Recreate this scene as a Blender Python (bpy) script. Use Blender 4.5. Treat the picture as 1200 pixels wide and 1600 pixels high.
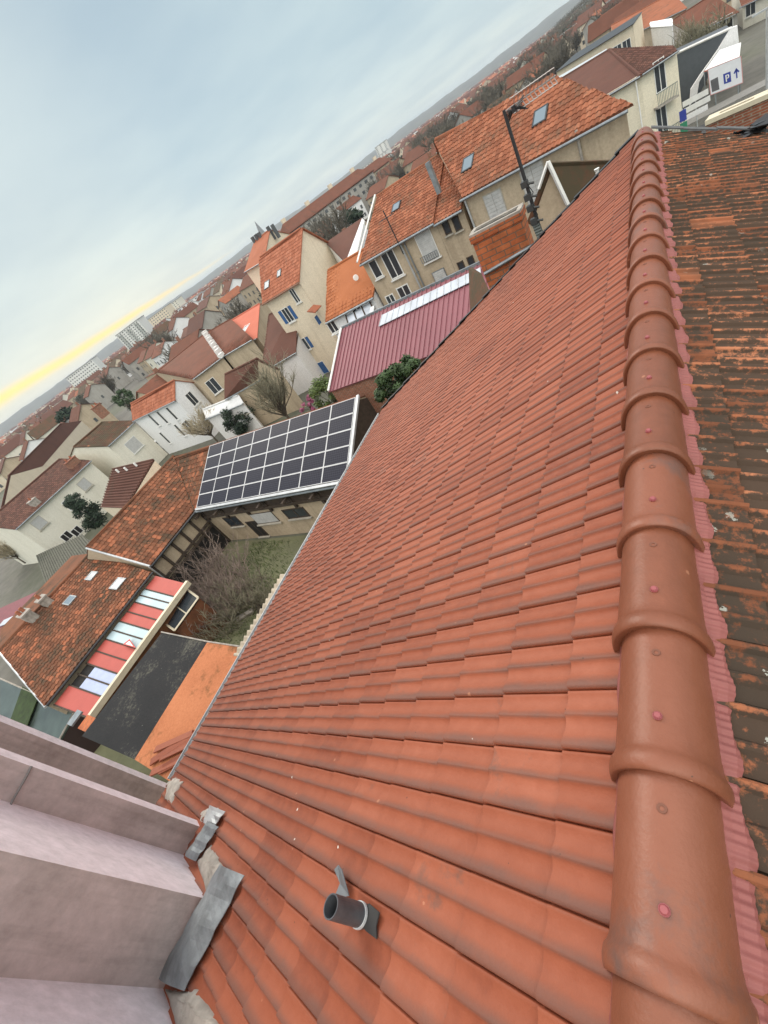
import bpy, bmesh, math, random
import numpy as np
from mathutils import Vector, Matrix
sc = bpy.context.scene
for o in list(bpy.data.objects): bpy.data.objects.remove(o)
rad = math.radians
# ------------------------------------------------------------------ camera
YAW, PIT, ROL, FPX = -0.794835, -0.590838, -0.637907, 676.526
cf = np.array([math.sin(YAW)*math.cos(PIT), math.cos(YAW)*math.cos(PIT), math.sin(PIT)])
_r = np.array([math.cos(YAW), -math.sin(YAW), 0.0]); _u = np.cross(_r, cf)
cr = _r*math.cos(ROL)+_u*math.sin(ROL); cu = -_r*math.sin(ROL)+_u*math.cos(ROL)
cam = bpy.data.cameras.new('camera'); camo = bpy.data.objects.new('camera', cam); sc.collection.objects.link(camo)
camo.matrix_world = Matrix(((cr[0], cu[0], -cf[0], 0), (cr[1], cu[1], -cf[1], 0), (cr[2], cu[2], -cf[2], 0), (0, 0, 0, 1)))
cam.sensor_fit = 'VERTICAL'; cam.sensor_height = 36.0; cam.lens = FPX/1600*36.0
cam.clip_start = 0.05; cam.clip_end = 20000
sc.camera = camo
sc.view_settings.view_transform = 'Standard'; sc.view_settings.look = 'None'
sc.view_settings.exposure = 0.40; sc.view_settings.gamma = 1.0
# ------------------------------------------------------------------ sky and sun
SUN_AZ, SUN_EL = 60.0, 34.0          # degrees from +Y towards -X
w = bpy.data.worlds.new('World'); sc.world = w; w.use_nodes = True
nt = w.node_tree; nt.nodes.clear()
def N(t, k, **kw):
    n = t.nodes.new(k)
    for a, b in kw.items(): setattr(n, a, b)
    return n
def LK(t, a, b): t.links.new(a, b)
def math_n(t, op, a, b=None, c=None, clamp=False):
    n = N(t, 'ShaderNodeMath', operation=op); n.use_clamp = clamp
    for i, v in enumerate((a, b, c)):
        if v is None: continue
        if isinstance(v, (int, float)): n.inputs[i].default_value = v
        else: LK(t, v, n.inputs[i])
    return n.outputs[0]
def ramp(t, fac, stops, interp='LINEAR'):
    n = N(t, 'ShaderNodeValToRGB'); n.color_ramp.interpolation = interp
    e = n.color_ramp.elements
    while len(e) > 1: e.remove(e[-1])
    e[0].position = stops[0][0]; e[0].color = (*stops[0][1], 1)
    for p, c in stops[1:]:
        k = e.new(p); k.color = (*c, 1)
    LK(t, fac, n.inputs[0]); return n.outputs[0]
def mixc(t, fac, a, b, mode='MIX'):
    n = N(t, 'ShaderNodeMix', data_type='RGBA', blend_type=mode)
    for s, v in ((0, fac), (6, a), (7, b)):
        if isinstance(v, (int, float)): n.inputs[s].default_value = v
        elif isinstance(v, tuple): n.inputs[s].default_value = (*v, 1)
        else: LK(t, v, n.inputs[s])
    return n.outputs[2]
sky = N(nt, 'ShaderNodeTexSky', sky_type='NISHITA'); sky.sun_disc = False
sky.sun_elevation = rad(SUN_EL); sky.sun_rotation = rad(-SUN_AZ)
skys = N(nt, 'ShaderNodeVectorMath', operation='SCALE'); LK(nt, sky.outputs[0], skys.inputs[0]); skys.inputs[3].default_value = 0.10
tc = N(nt, 'ShaderNodeTexCoord'); sp = N(nt, 'ShaderNodeSeparateXYZ'); LK(nt, tc.outputs['Generated'], sp.inputs[0])
el = math_n(nt, 'MULTIPLY', math_n(nt, 'ARCSINE', sp.outputs[2]), 57.29578)
az = math_n(nt, 'MULTIPLY', math_n(nt, 'ARCTAN2', math_n(nt, 'MULTIPLY', sp.outputs[0], -1.0), sp.outputs[1]), 57.29578)
# clouds: projected on a flat layer above the town
iz = math_n(nt, 'DIVIDE', 1.0, math_n(nt, 'ADD', math_n(nt, 'MAXIMUM', sp.outputs[2], 0.0), 0.12))
cb = N(nt, 'ShaderNodeCombineXYZ')
LK(nt, math_n(nt, 'MULTIPLY', sp.outputs[0], iz), cb.inputs[0]); LK(nt, math_n(nt, 'MULTIPLY', sp.outputs[1], iz), cb.inputs[1])
cn = N(nt, 'ShaderNodeTexNoise'); LK(nt, cb.outputs[0], cn.inputs['Vector']); cn.inputs['Scale'].default_value = 1.3; cn.inputs['Detail'].default_value = 5; cn.inputs['Roughness'].default_value = .45
cloud = ramp(nt, math_n(nt, 'DIVIDE', el, 90.0, clamp=True), [(0, (.56, .64, .62)), (.03, (.50, .585, .60)), (.10, (.41, .51, .54)), (.25, (.34, .44, .485)), (.45, (1.1, 1.12, 1.14)), (1, (1.85, 1.80, 1.74))])
cl2 = mixc(nt, ramp(nt, cn.outputs[0], [(.36, (0, 0, 0)), (.66, (1, 1, 1))]), mixc(nt, 1.0, cloud, (.88, .91, .95), 'MULTIPLY'), mixc(nt, 1.0, cloud, (1.08, 1.06, 1.04), 'MULTIPLY'))
# sunset gap under the cloud sheet: a warm strip that narrows to the right
wn = N(nt, 'ShaderNodeTexNoise', noise_dimensions='1D'); LK(nt, az, wn.inputs['W']); wn.inputs['Scale'].default_value = .09; wn.inputs['Detail'].default_value = 3
cen = math_n(nt, 'ADD', math_n(nt, 'MULTIPLY', math_n(nt, 'SUBTRACT', az, 45.0), 0.052), 1.02)
cen = math_n(nt, 'ADD', cen, math_n(nt, 'MULTIPLY', math_n(nt, 'SUBTRACT', wn.outputs[0], .5), .5))
wid = math_n(nt, 'MAXIMUM', math_n(nt, 'ADD', math_n(nt, 'MULTIPLY', math_n(nt, 'SUBTRACT', az, 42.0), 0.0155), 0.07), 0.02)
dd = math_n(nt, 'DIVIDE', math_n(nt, 'SUBTRACT', el, cen), wid)
g = math_n(nt, 'POWER', 2.718, math_n(nt, 'MULTIPLY', math_n(nt, 'MULTIPLY', dd, dd), -1.0))
fade = math_n(nt, 'DIVIDE', math_n(nt, 'SUBTRACT', az, 41.0), 14.0, clamp=True)
fade2 = math_n(nt, 'DIVIDE', math_n(nt, 'SUBTRACT', 110.0, az), 20.0, clamp=True)
g = math_n(nt, 'MULTIPLY', math_n(nt, 'MULTIPLY', g, fade), fade2)
glow = math_n(nt, 'MULTIPLY', math_n(nt, 'MULTIPLY', math_n(nt, 'POWER', 2.718, math_n(nt, 'MULTIPLY', el, -.13)), fade), fade2)
c3 = mixc(nt, math_n(nt, 'MULTIPLY', glow, .55), cl2, (.78, .74, .56))
c4 = mixc(nt, math_n(nt, 'MULTIPLY', g, .97), c3, (1.05, .72, .19))
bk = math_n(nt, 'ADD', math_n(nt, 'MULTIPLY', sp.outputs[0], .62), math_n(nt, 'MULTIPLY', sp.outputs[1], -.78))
bk_fill = ramp(nt, bk, [(.02, (1, 1, 1)), (.62, (2.5, 2.3, 2.05))])  # unseen sky behind the camera, brightened as added fill on the facing walls
c4 = mixc(nt, 1.0, c4, bk_fill, 'MULTIPLY')
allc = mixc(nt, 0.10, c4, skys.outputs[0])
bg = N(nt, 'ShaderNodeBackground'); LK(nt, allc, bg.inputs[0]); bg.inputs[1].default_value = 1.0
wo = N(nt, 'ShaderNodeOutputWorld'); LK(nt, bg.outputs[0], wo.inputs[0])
sd = bpy.data.lights.new('sun', 'SUN'); sd.energy = 1.35; sd.angle = rad(30); sd.color = (1.0, .90, .78)
so = bpy.data.objects.new('sun', sd); sc.collection.objects.link(so)
sdir = Vector((-math.sin(rad(SUN_AZ))*math.cos(rad(SUN_EL)), math.cos(rad(SUN_AZ))*math.cos(rad(SUN_EL)), math.sin(rad(SUN_EL))))
so.rotation_euler = sdir.to_track_quat('Z', 'Y').to_euler()

# ------------------------------------------------------------------ helpers
GZ = -13.0
V = lambda *a: np.array(a, float)
def ray(x, y):
    d = (x-600)*cr-(y-800)*cu+FPX*cf
    return d/np.linalg.norm(d)
def at(x, y, z): d = ray(x, y); return d*z/d[2]
def onx(x, y, v): d = ray(x, y); return d*v/d[0]
def ony(x, y, v): d = ray(x, y); return d*v/d[1]
def onplane(x, y, p0, n): d = ray(x, y); return d*(np.dot(p0, n)/np.dot(d, n))
COL = sc.collection
class MB:
    def __init__(s): s.v = []; s.f = []; s.m = []; s.rnd = []; s.h = []
    def vert(s, p, r=0.5, uv=(0, 0)): s.v.append(tuple(float(c) for c in p)); s.rnd.append(r); s.h.append(uv[0]); return len(s.v)-1
    def poly(s, pts, m=0, r=.5, uvs=None):
        i = [s.vert(p, r, uvs[k] if uvs else (0, 0)) for k, p in enumerate(pts)]; s.f.append(i); s.m.append(m)
    def box(s, c, sz, rot=None, m=0, r=.5):
        hx, hy, hz = [a/2 for a in sz]
        P = [V(x, y, z) for z in (-hz, hz) for y in (-hy, hy) for x in (-hx, hx)]
        if rot is not None: P = [rot@p for p in P]
        P = [p+V(*c) for p in P]; i0 = len(s.v)
        for p in P: s.vert(p, r)
        for q in ((0, 2, 3, 1), (4, 5, 7, 6), (0, 1, 5, 4), (2, 6, 7, 3), (0, 4, 6, 2), (1, 3, 7, 5)): s.f.append([i0+k for k in q]); s.m.append(m)
    def hexa(s, P, m=0, r=.5):     # P: 4 bottom then 4 top, same winding
        i0 = len(s.v)
        for p in P: s.vert(p, r)
        for q in ((3, 2, 1, 0), (4, 5, 6, 7), (0, 1, 5, 4), (1, 2, 6, 5), (2, 3, 7, 6), (3, 0, 4, 7)): s.f.append([i0+k for k in q]); s.m.append(m)
    def slab(s, pts, th, m=0, r=.5, n=None):      # polygon thickened downwards along its normal
        pts = [V(*p) for p in pts]
        if n is None: n = np.cross(pts[1]-pts[0], pts[2]-pts[0]); n = n/np.linalg.norm(n)
        k = len(pts); i0 = len(s.v)
        for p in pts: s.vert(p, r)
        for p in pts: s.vert(p-n*th, r)
        s.f.append([i0+i for i in range(k)]); s.m.append(m); s.f.append([i0+k+i for i in range(k)][::-1]); s.m.append(m)
        for i in range(k): j = (i+1) % k; s.f.append([i0+i, i0+k+i, i0+k+j, i0+j]); s.m.append(m)
    def tube(s, pts, rr, n=8, m=0, caps=True, r=.5):
        pts = [V(*p) for p in pts]; i0 = len(s.v); K = len(pts)
        rr = [rr]*K if isinstance(rr, (int, float)) else rr
        for k, p in enumerate(pts):
            t = pts[min(k+1, K-1)]-pts[max(k-1, 0)]; t = t/(np.linalg.norm(t)+1e-9)
            a = np.cross(t, V(0, 0, 1) if abs(t[2]) < .9 else V(1, 0, 0)); a /= np.linalg.norm(a); b = np.cross(t, a)
            for q in range(n):
                an = 2*math.pi*q/n; s.vert(p+(a*math.cos(an)+b*math.sin(an))*rr[k], r)
        for k in range(K-1):
            for q in range(n):
                q2 = (q+1) % n; s.f.append([i0+k*n+q, i0+k*n+q2, i0+(k+1)*n+q2, i0+(k+1)*n+q]); s.m.append(m)
        if caps and n > 2:
            s.f.append([i0+q for q in range(n)]); s.m.append(m); s.f.append([i0+(K-1)*n+q for q in range(n)][::-1]); s.m.append(m)
    def build(s, name, mats, parent=None, smooth=False, bevel=0):
        me = bpy.data.meshes.new(name); me.from_pydata(s.v, [], s.f)
        if not isinstance(mats, (list, tuple)): mats = [mats]
        for m in mats: me.materials.append(m)
        if len(mats) > 1: me.polygons.foreach_set('material_index', s.m)
        at_ = me.attributes.new('rnd', 'FLOAT', 'POINT'); at_.data.foreach_set('value', s.rnd)
        if any(s.h): ah = me.attributes.new('hgt', 'FLOAT', 'POINT'); ah.data.foreach_set('value', s.h)
        if smooth: me.polygons.foreach_set('use_smooth', [True]*len(s.f))
        me.update()
        o = bpy.data.objects.new(name, me); COL.objects.link(o)
        if parent is not None: o.parent = parent; o.matrix_parent_inverse = Matrix.Translation(-Vector(parent.location)) if parent.rotation_euler.z == 0 else parent_inv(parent)
        if bevel:
            bm_ = o.modifiers.new('bevel', 'BEVEL'); bm_.width = bevel; bm_.segments = 2
        return o
def parent_inv(p):
    return (Matrix.Translation(p.location) @ Matrix.Rotation(p.rotation_euler.z, 4, 'Z')).inverted()
def tag(o, label=None, cat=None, group=None, kind=None):
    if label: o['label'] = label
    if cat: o['category'] = cat
    if group: o['group'] = group
    if kind: o['kind'] = kind
    return o
def thing(name, loc, label, cat, group=None):
    o = bpy.data.objects.new(name, None); o.location = tuple(float(a) for a in loc); o.empty_display_size = .2
    COL.objects.link(o); return tag(o, label, cat, group)
def struct(name, mb, mat, smooth=False): return tag(mb.build(name, mat, smooth=smooth), kind='structure')
def copy_tree(o, parent=None):
    c = o.copy(); COL.objects.link(c)
    if parent is not None: c.parent = parent
    for ch in list(o.children): copy_tree(ch, c)
    return c
rs = random.Random(7)

# ------------------------------------------------------------------ materials
MATS = {}
def newmat(name):
    m = bpy.data.materials.new(name); m.use_nodes = True; t = m.node_tree
    return m, t, t.nodes['Principled BSDF']
def noise(t, scale, detail=4, rough=.55, vec=None, dims='3D'):
    n = N(t, 'ShaderNodeTexNoise', noise_dimensions=dims); n.inputs['Scale'].default_value = scale; n.inputs['Detail'].default_value = detail; n.inputs['Roughness'].default_value = rough
    if vec is not None: LK(t, vec, n.inputs['Vector'])
    return n.outputs[0]
def coords(t, sx=1, sy=1, sz=1):
    tcn = N(t, 'ShaderNodeTexCoord'); mp = N(t, 'ShaderNodeMapping'); LK(t, tcn.outputs['Object'], mp.inputs[0]); mp.inputs['Scale'].default_value = (sx, sy, sz); return mp.outputs[0]
def bump(t, b, h, strength=.3, dist=.02):
    n = N(t, 'ShaderNodeBump'); n.inputs['Strength'].default_value = strength; n.inputs['Distance'].default_value = dist; LK(t, h, n.inputs['Height']); LK(t, n.outputs[0], b.inputs['Normal'])
def plain(name, col, rough=.7, metal=0., var=.12, scale=3., bmp=.0, bscale=40.):
    if name in MATS: return MATS[name]
    m, t, b = newmat(name); v = coords(t)
    n = noise(t, scale, 5, .6, v)
    k = ramp(t, n, [(.25, tuple(1-var*1.3 for _ in range(3))), (.75, tuple(1+var*.7 for _ in range(3)))])
    LK(t, mixc(t, 1.0, col, k, 'MULTIPLY'), b.inputs['Base Color']); b.inputs['Roughness'].default_value = rough; b.inputs['Metallic'].default_value = metal
    if bmp: bump(t, b, noise(t, bscale, 4, .6, v), bmp)
    MATS[name] = m; return m
def stucco(name, col, dirt=(.22, .18, .14), amt=.45, streak=1.0, rough=.9, k=1.):
    m, t, b = newmat(name)
    v1 = coords(t, .5*k, .5*k, .5*k); vs = coords(t, 2.2*k, 2.2*k, .22*k); vf = coords(t)
    a = ramp(t, noise(t, 1.0, 6, .65, v1), [(.42, (0, 0, 0)), (.72, (1, 1, 1))])
    s = ramp(t, noise(t, 1.0, 5, .6, vs), [(.48, (0, 0, 0)), (.75, (1, 1, 1))])
    f = noise(t, 9, 5, .7, vf)
    c = mixc(t, math_n(t, 'MULTIPLY', a, amt), col, tuple(col[i]*.55+dirt[i]*.45 for i in range(3)))
    c = mixc(t, math_n(t, 'MULTIPLY', s, amt*.7*streak), c, dirt)
    c = mixc(t, 1.0, c, ramp(t, f, [(.3, (.82, .82, .81)), (.7, (1.08, 1.08, 1.08))]), 'MULTIPLY')
    LK(t, c, b.inputs['Base Color']); b.inputs['Roughness'].default_value = rough
    b.inputs['Specular IOR Level'].default_value = .15
    bump(t, b, noise(t, 60, 3, .6, vf), .25, .01)
    return m
def tilemat(name, stops, moss=(.05, .045, .03), mossamt=0., mfw=.45, orange=None, orangeamt=0., lichen=0., rough=.85, spread=1., mscale=.7, fine=1.0, worn=None, crest=None, lscale=13., spec=.12, cr=(.42, .95), specks=False):
    m, t, b = newmat(name); v = coords(t)
    at_ = N(t, 'ShaderNodeAttribute', attribute_name='rnd'); rn = at_.outputs['Fac']
    nf = noise(t, 14, 4, .6, v); nl = noise(t, .5, 4, .6, v)
    fac = math_n(t, 'ADD', math_n(t, 'MULTIPLY', math_n(t, 'SUBTRACT', rn, .5), .6*spread), math_n(t, 'ADD', math_n(t, 'MULTIPLY', nf, .45), math_n(t, 'MULTIPLY', nl, .45)))
    c = ramp(t, fac, stops)
    if crest:
        ha = N(t, 'ShaderNodeAttribute', attribute_name='hgt'); kk = ramp(t, math_n(t, 'ADD', ha.outputs['Fac'], math_n(t, 'MULTIPLY', math_n(t, 'SUBTRACT', noise(t, 3.5, 5, .7, v), .5), .75)), [(cr[0], (0, 0, 0)), (cr[1], (1, 1, 1))])
        c = mixc(t, math_n(t, 'MULTIPLY', kk, .8), c, crest)
    if mossamt:
        mm = noise(t, mscale, 6, .7, v); mf = noise(t, 7*fine, 5, .75, v)
        k = math_n(t, 'ADD', math_n(t, 'MULTIPLY', mm, .75), math_n(t, 'ADD', math_n(t, 'MULTIPLY', mf, mfw), math_n(t, 'MULTIPLY', math_n(t, 'SUBTRACT', rn, .5), .16)))
        lo = .88-.55*mossamt+(mfw-.45)*.5
        if worn: ha = N(t, 'ShaderNodeAttribute', attribute_name='hgt'); k = math_n(t, 'SUBTRACT', k, math_n(t, 'MULTIPLY', ramp(t, ha.outputs['Fac'], [(.45, (0, 0, 0)), (.85, (1, 1, 1))]), worn))
        c = mixc(t, math_n(t, 'MULTIPLY', ramp(t, k, [(lo, (0, 0, 0)), (lo+.14, (1, 1, 1))]), .93), c, moss)
    if orange:
        k = math_n(t, 'GREATER_THAN', math_n(t, 'FRACT', math_n(t, 'MULTIPLY', rn, 17.31)), 1-orangeamt)
        big = ramp(t, noise(t, 1.1, 3, .5, v), [(.45, (0, 0, 0)), (.56, (1, 1, 1))])
        c = mixc(t, math_n(t, 'MULTIPLY', math_n(t, 'MULTIPLY', k, big), .85), c, orange)
    if lichen:
        vo = N(t, 'ShaderNodeTexVoronoi'); vo.inputs['Scale'].default_value = lscale; LK(t, v, vo.inputs['Vector'])
        k = math_n(t, 'LESS_THAN', math_n(t, 'ADD', vo.outputs['Distance'], math_n(t, 'MULTIPLY', math_n(t, 'SUBTRACT', noise(t, lscale*2.2, 5, .8, v), .35), 1.1)), .10+lichen*.12)
        k = math_n(t, 'MULTIPLY', k, ramp(t, noise(t, 1.4, 3, .6, v), [(.44, (0, 0, 0)), (.55, (1, 1, 1))]))
        c = mixc(t, math_n(t, 'MULTIPLY', k, .8), c, (.42, .43, .38))
    if specks:
        for sc_, th_, col_, am in ((9., .035, (.07, .035, .025), .85), (3.1, .022, (.62, .58, .52), .9), (5.3, .05, (.48, .22, .13), .5)):
            vo = N(t, 'ShaderNodeTexVoronoi'); vo.inputs['Scale'].default_value = sc_; LK(t, v, vo.inputs['Vector'])
            k = math_n(t, 'MULTIPLY', math_n(t, 'LESS_THAN', math_n(t, 'ADD', vo.outputs['Distance'], math_n(t, 'MULTIPLY', math_n(t, 'SUBTRACT', noise(t, 60, 3, .6, v), .5), .06)), th_), am)
            c = mixc(t, k, c, col_)
    LK(t, c, b.inputs['Base Color']); b.inputs['Roughness'].default_value = rough
    b.inputs['Specular IOR Level'].default_value = spec
    bump(t, b, noise(t, 55, 4, .65, v), .3, .006)
    return m
def brickmat(name, c1, c2, mortar, scale=1., bw=.24, bh=.07, ms=.012):
    m, t, b = newmat(name)
    tcn = N(t, 'ShaderNodeTexCoord'); s = N(t, 'ShaderNodeSeparateXYZ'); LK(t, tcn.outputs['Object'], s.inputs[0])
    cbn = N(t, 'ShaderNodeCombineXYZ'); LK(t, math_n(t, 'ADD', s.outputs[0], s.outputs[1]), cbn.inputs[0]); LK(t, s.outputs[2], cbn.inputs[1])
    br = N(t, 'ShaderNodeTexBrick'); LK(t, cbn.outputs[0], br.inputs['Vector']); br.inputs['Scale'].default_value = 1.
    br.inputs['Color1'].default_value = (*c1, 1); br.inputs['Color2'].default_value = (*c2, 1); br.inputs['Mortar'].default_value = (*mortar, 1)
    br.inputs['Brick Width'].default_value = bw; br.inputs['Row Height'].default_value = bh; br.inputs['Mortar Size'].default_value = ms
    n = noise(t, 5, 6, .7, tcn.outputs['Object'])
    c = mixc(t, 1., br.outputs[0], ramp(t, n, [(.3, (.6, .58, .56)), (.7, (1.15, 1.15, 1.15))]), 'MULTIPLY')
    LK(t, c, b.inputs['Base Color']); b.inputs['Roughness'].default_value = .9
    bump(t, b, math_n(t, 'SUBTRACT', n, br.outputs[1]), .5, .01)
    return m
GLASS, t_, b_ = newmat('window glass'); b_.inputs['Base Color'].default_value = (.035, .042, .05, 1); b_.inputs['Roughness'].default_value = .12; b_.inputs['Specular IOR Level'].default_value = .6
SKYL, t_, b_ = newmat('skylight glass'); b_.inputs['Base Color'].default_value = (.15, .20, .24, 1); b_.inputs['Roughness'].default_value = .12; b_.inputs['Specular IOR Level'].default_value = .3
WHITE = plain('white paint', (.74, .74, .72), .6, var=.08)
CREAMP = plain('cream paint', (.62, .56, .42), .6, var=.12)
ZINC = plain('zinc', (.27, .30, .32), .45, .6, var=.25, scale=4, bmp=.2, bscale=6)
ZINCL = plain('light zinc', (.50, .52, .53), .45, .4, var=.2)
DARKM = plain('dark metal', (.03, .032, .035), .5, .3)
BLUE = plain('blue shutter paint', (.035, .11, .28), .6, var=.15)
SHUT = plain('weathered shutter paint', (.50, .50, .49), .75, var=.18, scale=6)
WOODD = plain('dark timber', (.055, .038, .026), .85, var=.35, scale=5)
WOODB = plain('brown boards', (.20, .085, .035), .8, var=.4, scale=3)
DARKV = plain('dark opening', (.012, .010, .009), .9)
STONE = plain('stone sill', (.42, .39, .33), .9, var=.2)
CONC = plain('weathered cement', (.36, .33, .29), .95, var=.35, scale=5, bmp=.5, bscale=14)
MORT = plain('mortar', (.45, .41, .36), .95, var=.3, scale=9, bmp=.6, bscale=22)
# terracotta covers
T_NEW = tilemat('new terracotta', [(.18, (.18, .050, .027)), (.42, (.262, .076, .039)), (.62, (.30, .092, .049)), (.85, (.36, .122, .070))], moss=(.14, .08, .062), mossamt=.22, mscale=1.6, fine=1.6, rough=.55, spread=.5, crest=(.135, .070, .055), cr=(.26, .66), spec=.22, specks=True)
T_OLD = tilemat('old weathered tile', [(.2, (.17, .065, .035)), (.5, (.30, .11, .055)), (.8, (.46, .19, .10))], moss=(.052, .043, .033), mossamt=.86, mfw=1.1, lscale=6., orange=(.33, .12, .06), orangeamt=.07, lichen=1.2, rough=.9, mscale=1.6, fine=2.6, worn=.20)
T_F = tilemat('orange plain tile', [(.2, (.20, .075, .042)), (.5, (.31, .115, .063)), (.85, (.42, .175, .10))], moss=(.14, .075, .048), mossamt=.5, rough=.85)
T_E = tilemat('bright orange tile', [(.2, (.26, .085, .035)), (.5, (.34, .12, .05)), (.85, (.42, .16, .075))], moss=(.2, .07, .03), mossamt=.35)
T_BC = tilemat('mossy mottled tile', [(.2, (.12, .052, .030)), (.5, (.20, .083, .046)), (.8, (.34, .13, .07))], moss=(.065, .048, .032), mossamt=.56, orange=(.34, .125, .065), orangeamt=.26, rough=.92, mscale=.45)
T_D = tilemat('red orange tile', [(.2, (.26, .092, .052)), (.5, (.34, .125, .072)), (.85, (.41, .165, .10))], moss=(.17, .07, .045), mossamt=.4)
T_BR = tilemat('brown tile', [(.2, (.08, .041, .032)), (.5, (.12, .057, .043)), (.85, (.17, .085, .062))], moss=(.09, .06, .045), mossamt=.4)
T_BM = tilemat('brown mossy tile', [(.2, (.085, .042, .028)), (.5, (.13, .062, .038)), (.85, (.20, .09, .055))], moss=(.07, .058, .036), mossamt=.65, orange=(.4, .17, .09), orangeamt=.02)
T_MR = tilemat('rust red tile', [(.2, (.10, .043, .028)), (.5, (.155, .062, .040)), (.85, (.24, .095, .062))], moss=(.10, .052, .035), mossamt=.5)
T_RED = tilemat('salmon red tile', [(.2, (.40, .12, .075)), (.5, (.47, .145, .095)), (.85, (.52, .17, .11))], moss=(.3, .10, .07), mossamt=.2)
CAP = tilemat('ridge terracotta', [(.2, (.165, .056, .028)), (.45, (.21, .071, .037)), (.7, (.235, .083, .046))], moss=(.135, .075, .060), mossamt=.38, mscale=2.2, fine=.5, rough=.42, spread=.5, spec=.4, specks=True)
PINK = plain('pink pleated flashing', (.27, .085, .075), .6, var=.15, scale=5)
PINKD = plain('pink screw cap', (.30, .075, .08), .4)
W_NB = stucco('shaded stained mauve render', (.56, .47, .45), (.16, .135, .11), .85, .7, k=3.2)  # wall stains, plus the shade of the +X faces put into the colour
W_NB_LIT = stucco('lit mauve render', (.86, .77, .81), (.50, .43, .42), .32, .5, k=2.5)  # same render paled: light on the +Y faces put into the colour
W_BEIGE = stucco('beige render', (.50, .41, .30), (.20, .15, .10), .6)
W_CREAM = stucco('cream render', (.74, .64, .50), (.40, .32, .22), .35)
W_IVORY = stucco('ivory render', (.74, .71, .62), (.42, .38, .28), .3)
W_WHITE = stucco('white render', (.80, .80, .81), (.45, .45, .45), .2)
W_GREY = stucco('grey render', (.40, .38, .35), (.2, .18, .16), .6)
W_TAN = stucco('tan render', (.50, .41, .30), (.22, .17, .12), .6)
BRICK = brickmat('orange brick', (.40, .105, .035), (.48, .15, .055), (.17, .11, .075), bw=.30, bh=.11, ms=.010)
BRICKW = brickmat('old brick wall', (.33, .10, .05), (.24, .08, .045), (.3, .24, .18))

# ------------------------------------------------------------------ tiles as relief
NEWP = [(0, -.012), (.020, -.012), (.028, .006), (.050, .009), (.085, .006), (.15, .002), (.24, .0025), (.33, .0075), (.40, .014), (.445, .0175), (.470, .0165), (.495, .008), (.55, .0035), (.62, .0015), (.70, .0035), (.79, .010), (.87, .0165), (.94, .0195), (.985, .0185), (.998, .010)]
OLDP = [(0, -.008), (.02, -.008), (.035, .003), (.10, .001), (.30, .001), (.37, .017), (.42, .023), (.47, .018), (.52, .002), (.70, .0), (.84, .003), (.89, .020), (.95, .025), (.985, .020), (.998, .006)]
FARP = [(0, .0), (.25, .006), (.45, .03), (.62, .038), (.8, .02), (.98, .0)]
def tiles(mb, O, U, Vv, poly, du, dv, prof, tilt=.022, nv=2, jit=.0, rseed=1, stagger=False, thick=.018, head=2., m=0):
    """O eave origin, U unit along the eave, Vv unit up the slope, poly [(u,v)...] convex; every tile is its own relief piece"""
    R = random.Random(rseed); n = np.cross(U, Vv)
    us = [p[0] for p in poly]; vs = [p[1] for p in poly]
    def lim(v):
        xs = []
        for i in range(len(poly)):
            (a, b), (c, d) = poly[i], poly[(i+1) % len(poly)]
            if abs(b-d) < 1e-6:
                if abs(b-v) < 1e-6: xs += [a, c]
                continue
            tt = (v-b)/(d-b)
            if -1e-6 <= tt <= 1+1e-6: xs.append(a+(c-a)*tt)
        return (min(xs), max(xs)) if xs else (0, 0)
    vmin, vmax = min(vs), max(vs); nc = max(1, round((vmax-vmin)/dv)); dv = (vmax-vmin)/nc
    u0 = min(us); nu = max(1, round((max(us)-u0)/du)); du = (max(us)-u0)/nu
    P = len(prof)
    for j in range(nc):
        vb = vmin+j*dv; sh = du/2 if stagger and j % 2 else 0
        for i in range(-1 if stagger else 0, nu+1):
            a = u0+i*du+sh
            l, h = lim(min(vb+dv*.5, vmax))
            if a+du < l-1e-6 or a > h+1e-6: continue
            rn = R.random(); jz = R.uniform(-jit, jit); jt = R.uniform(-jit, jit)*1.5
            top = min(vb+dv*1.06, vmax); rows = []
            for k in range(nv+1):
                v = vb+(top-vb)*k/nv; q = k/nv; l, h = lim(min(max(v, vmin), vmax)); row = []
                for (tx, hh) in prof:
                    uu = min(max(a+tx*du, l), h)
                    if q > head: hh = hh*.6
                    p = O+U*uu+Vv*(v+jt*.3)+n*(hh+tilt*(1-q)+jz+.001)
                    row.append(mb.vert(p, rn, (hh/.03, 0)))
                rows.append(row)
            for k in range(nv):
                for c in range(P-1): mb.f.append([rows[k][c], rows[k][c+1], rows[k+1][c+1], rows[k+1][c]]); mb.m.append(m)
            # bottom lip and side lip
            low = []; top0 = [mb.vert(mb.v[q_], rn, (mb.h[q_], 0)) for q_ in rows[0]]; side0 = [mb.vert(mb.v[rw[P-1]], rn) for rw in rows]
            for (tx, hh) in prof:
                uu = min(max(a+tx*du, *lim(vb)[:1]), lim(vb)[1]); low.append(mb.vert(O+U*uu+Vv*(vb+.004)+n*(hh+tilt-thick-.002), rn))
            for c in range(P-1): mb.f.append([low[c], low[c+1], top0[c+1], top0[c]]); mb.m.append(m)
            e = []
            for k in range(nv+1):
                v = vb+(top-vb)*k/nv; l, h = lim(min(max(v, vmin), vmax)); uu = min(max(a+prof[-1][0]*du, l), h)
                e.append(mb.vert(O+U*uu+Vv*v-n*.004, rn))
            for k in range(nv): mb.f.append([side0[k], e[k], e[k+1], side0[k+1]]); mb.m.append(m)
def unit(v): v = np.asarray(v, float); return v/np.linalg.norm(v)
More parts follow.
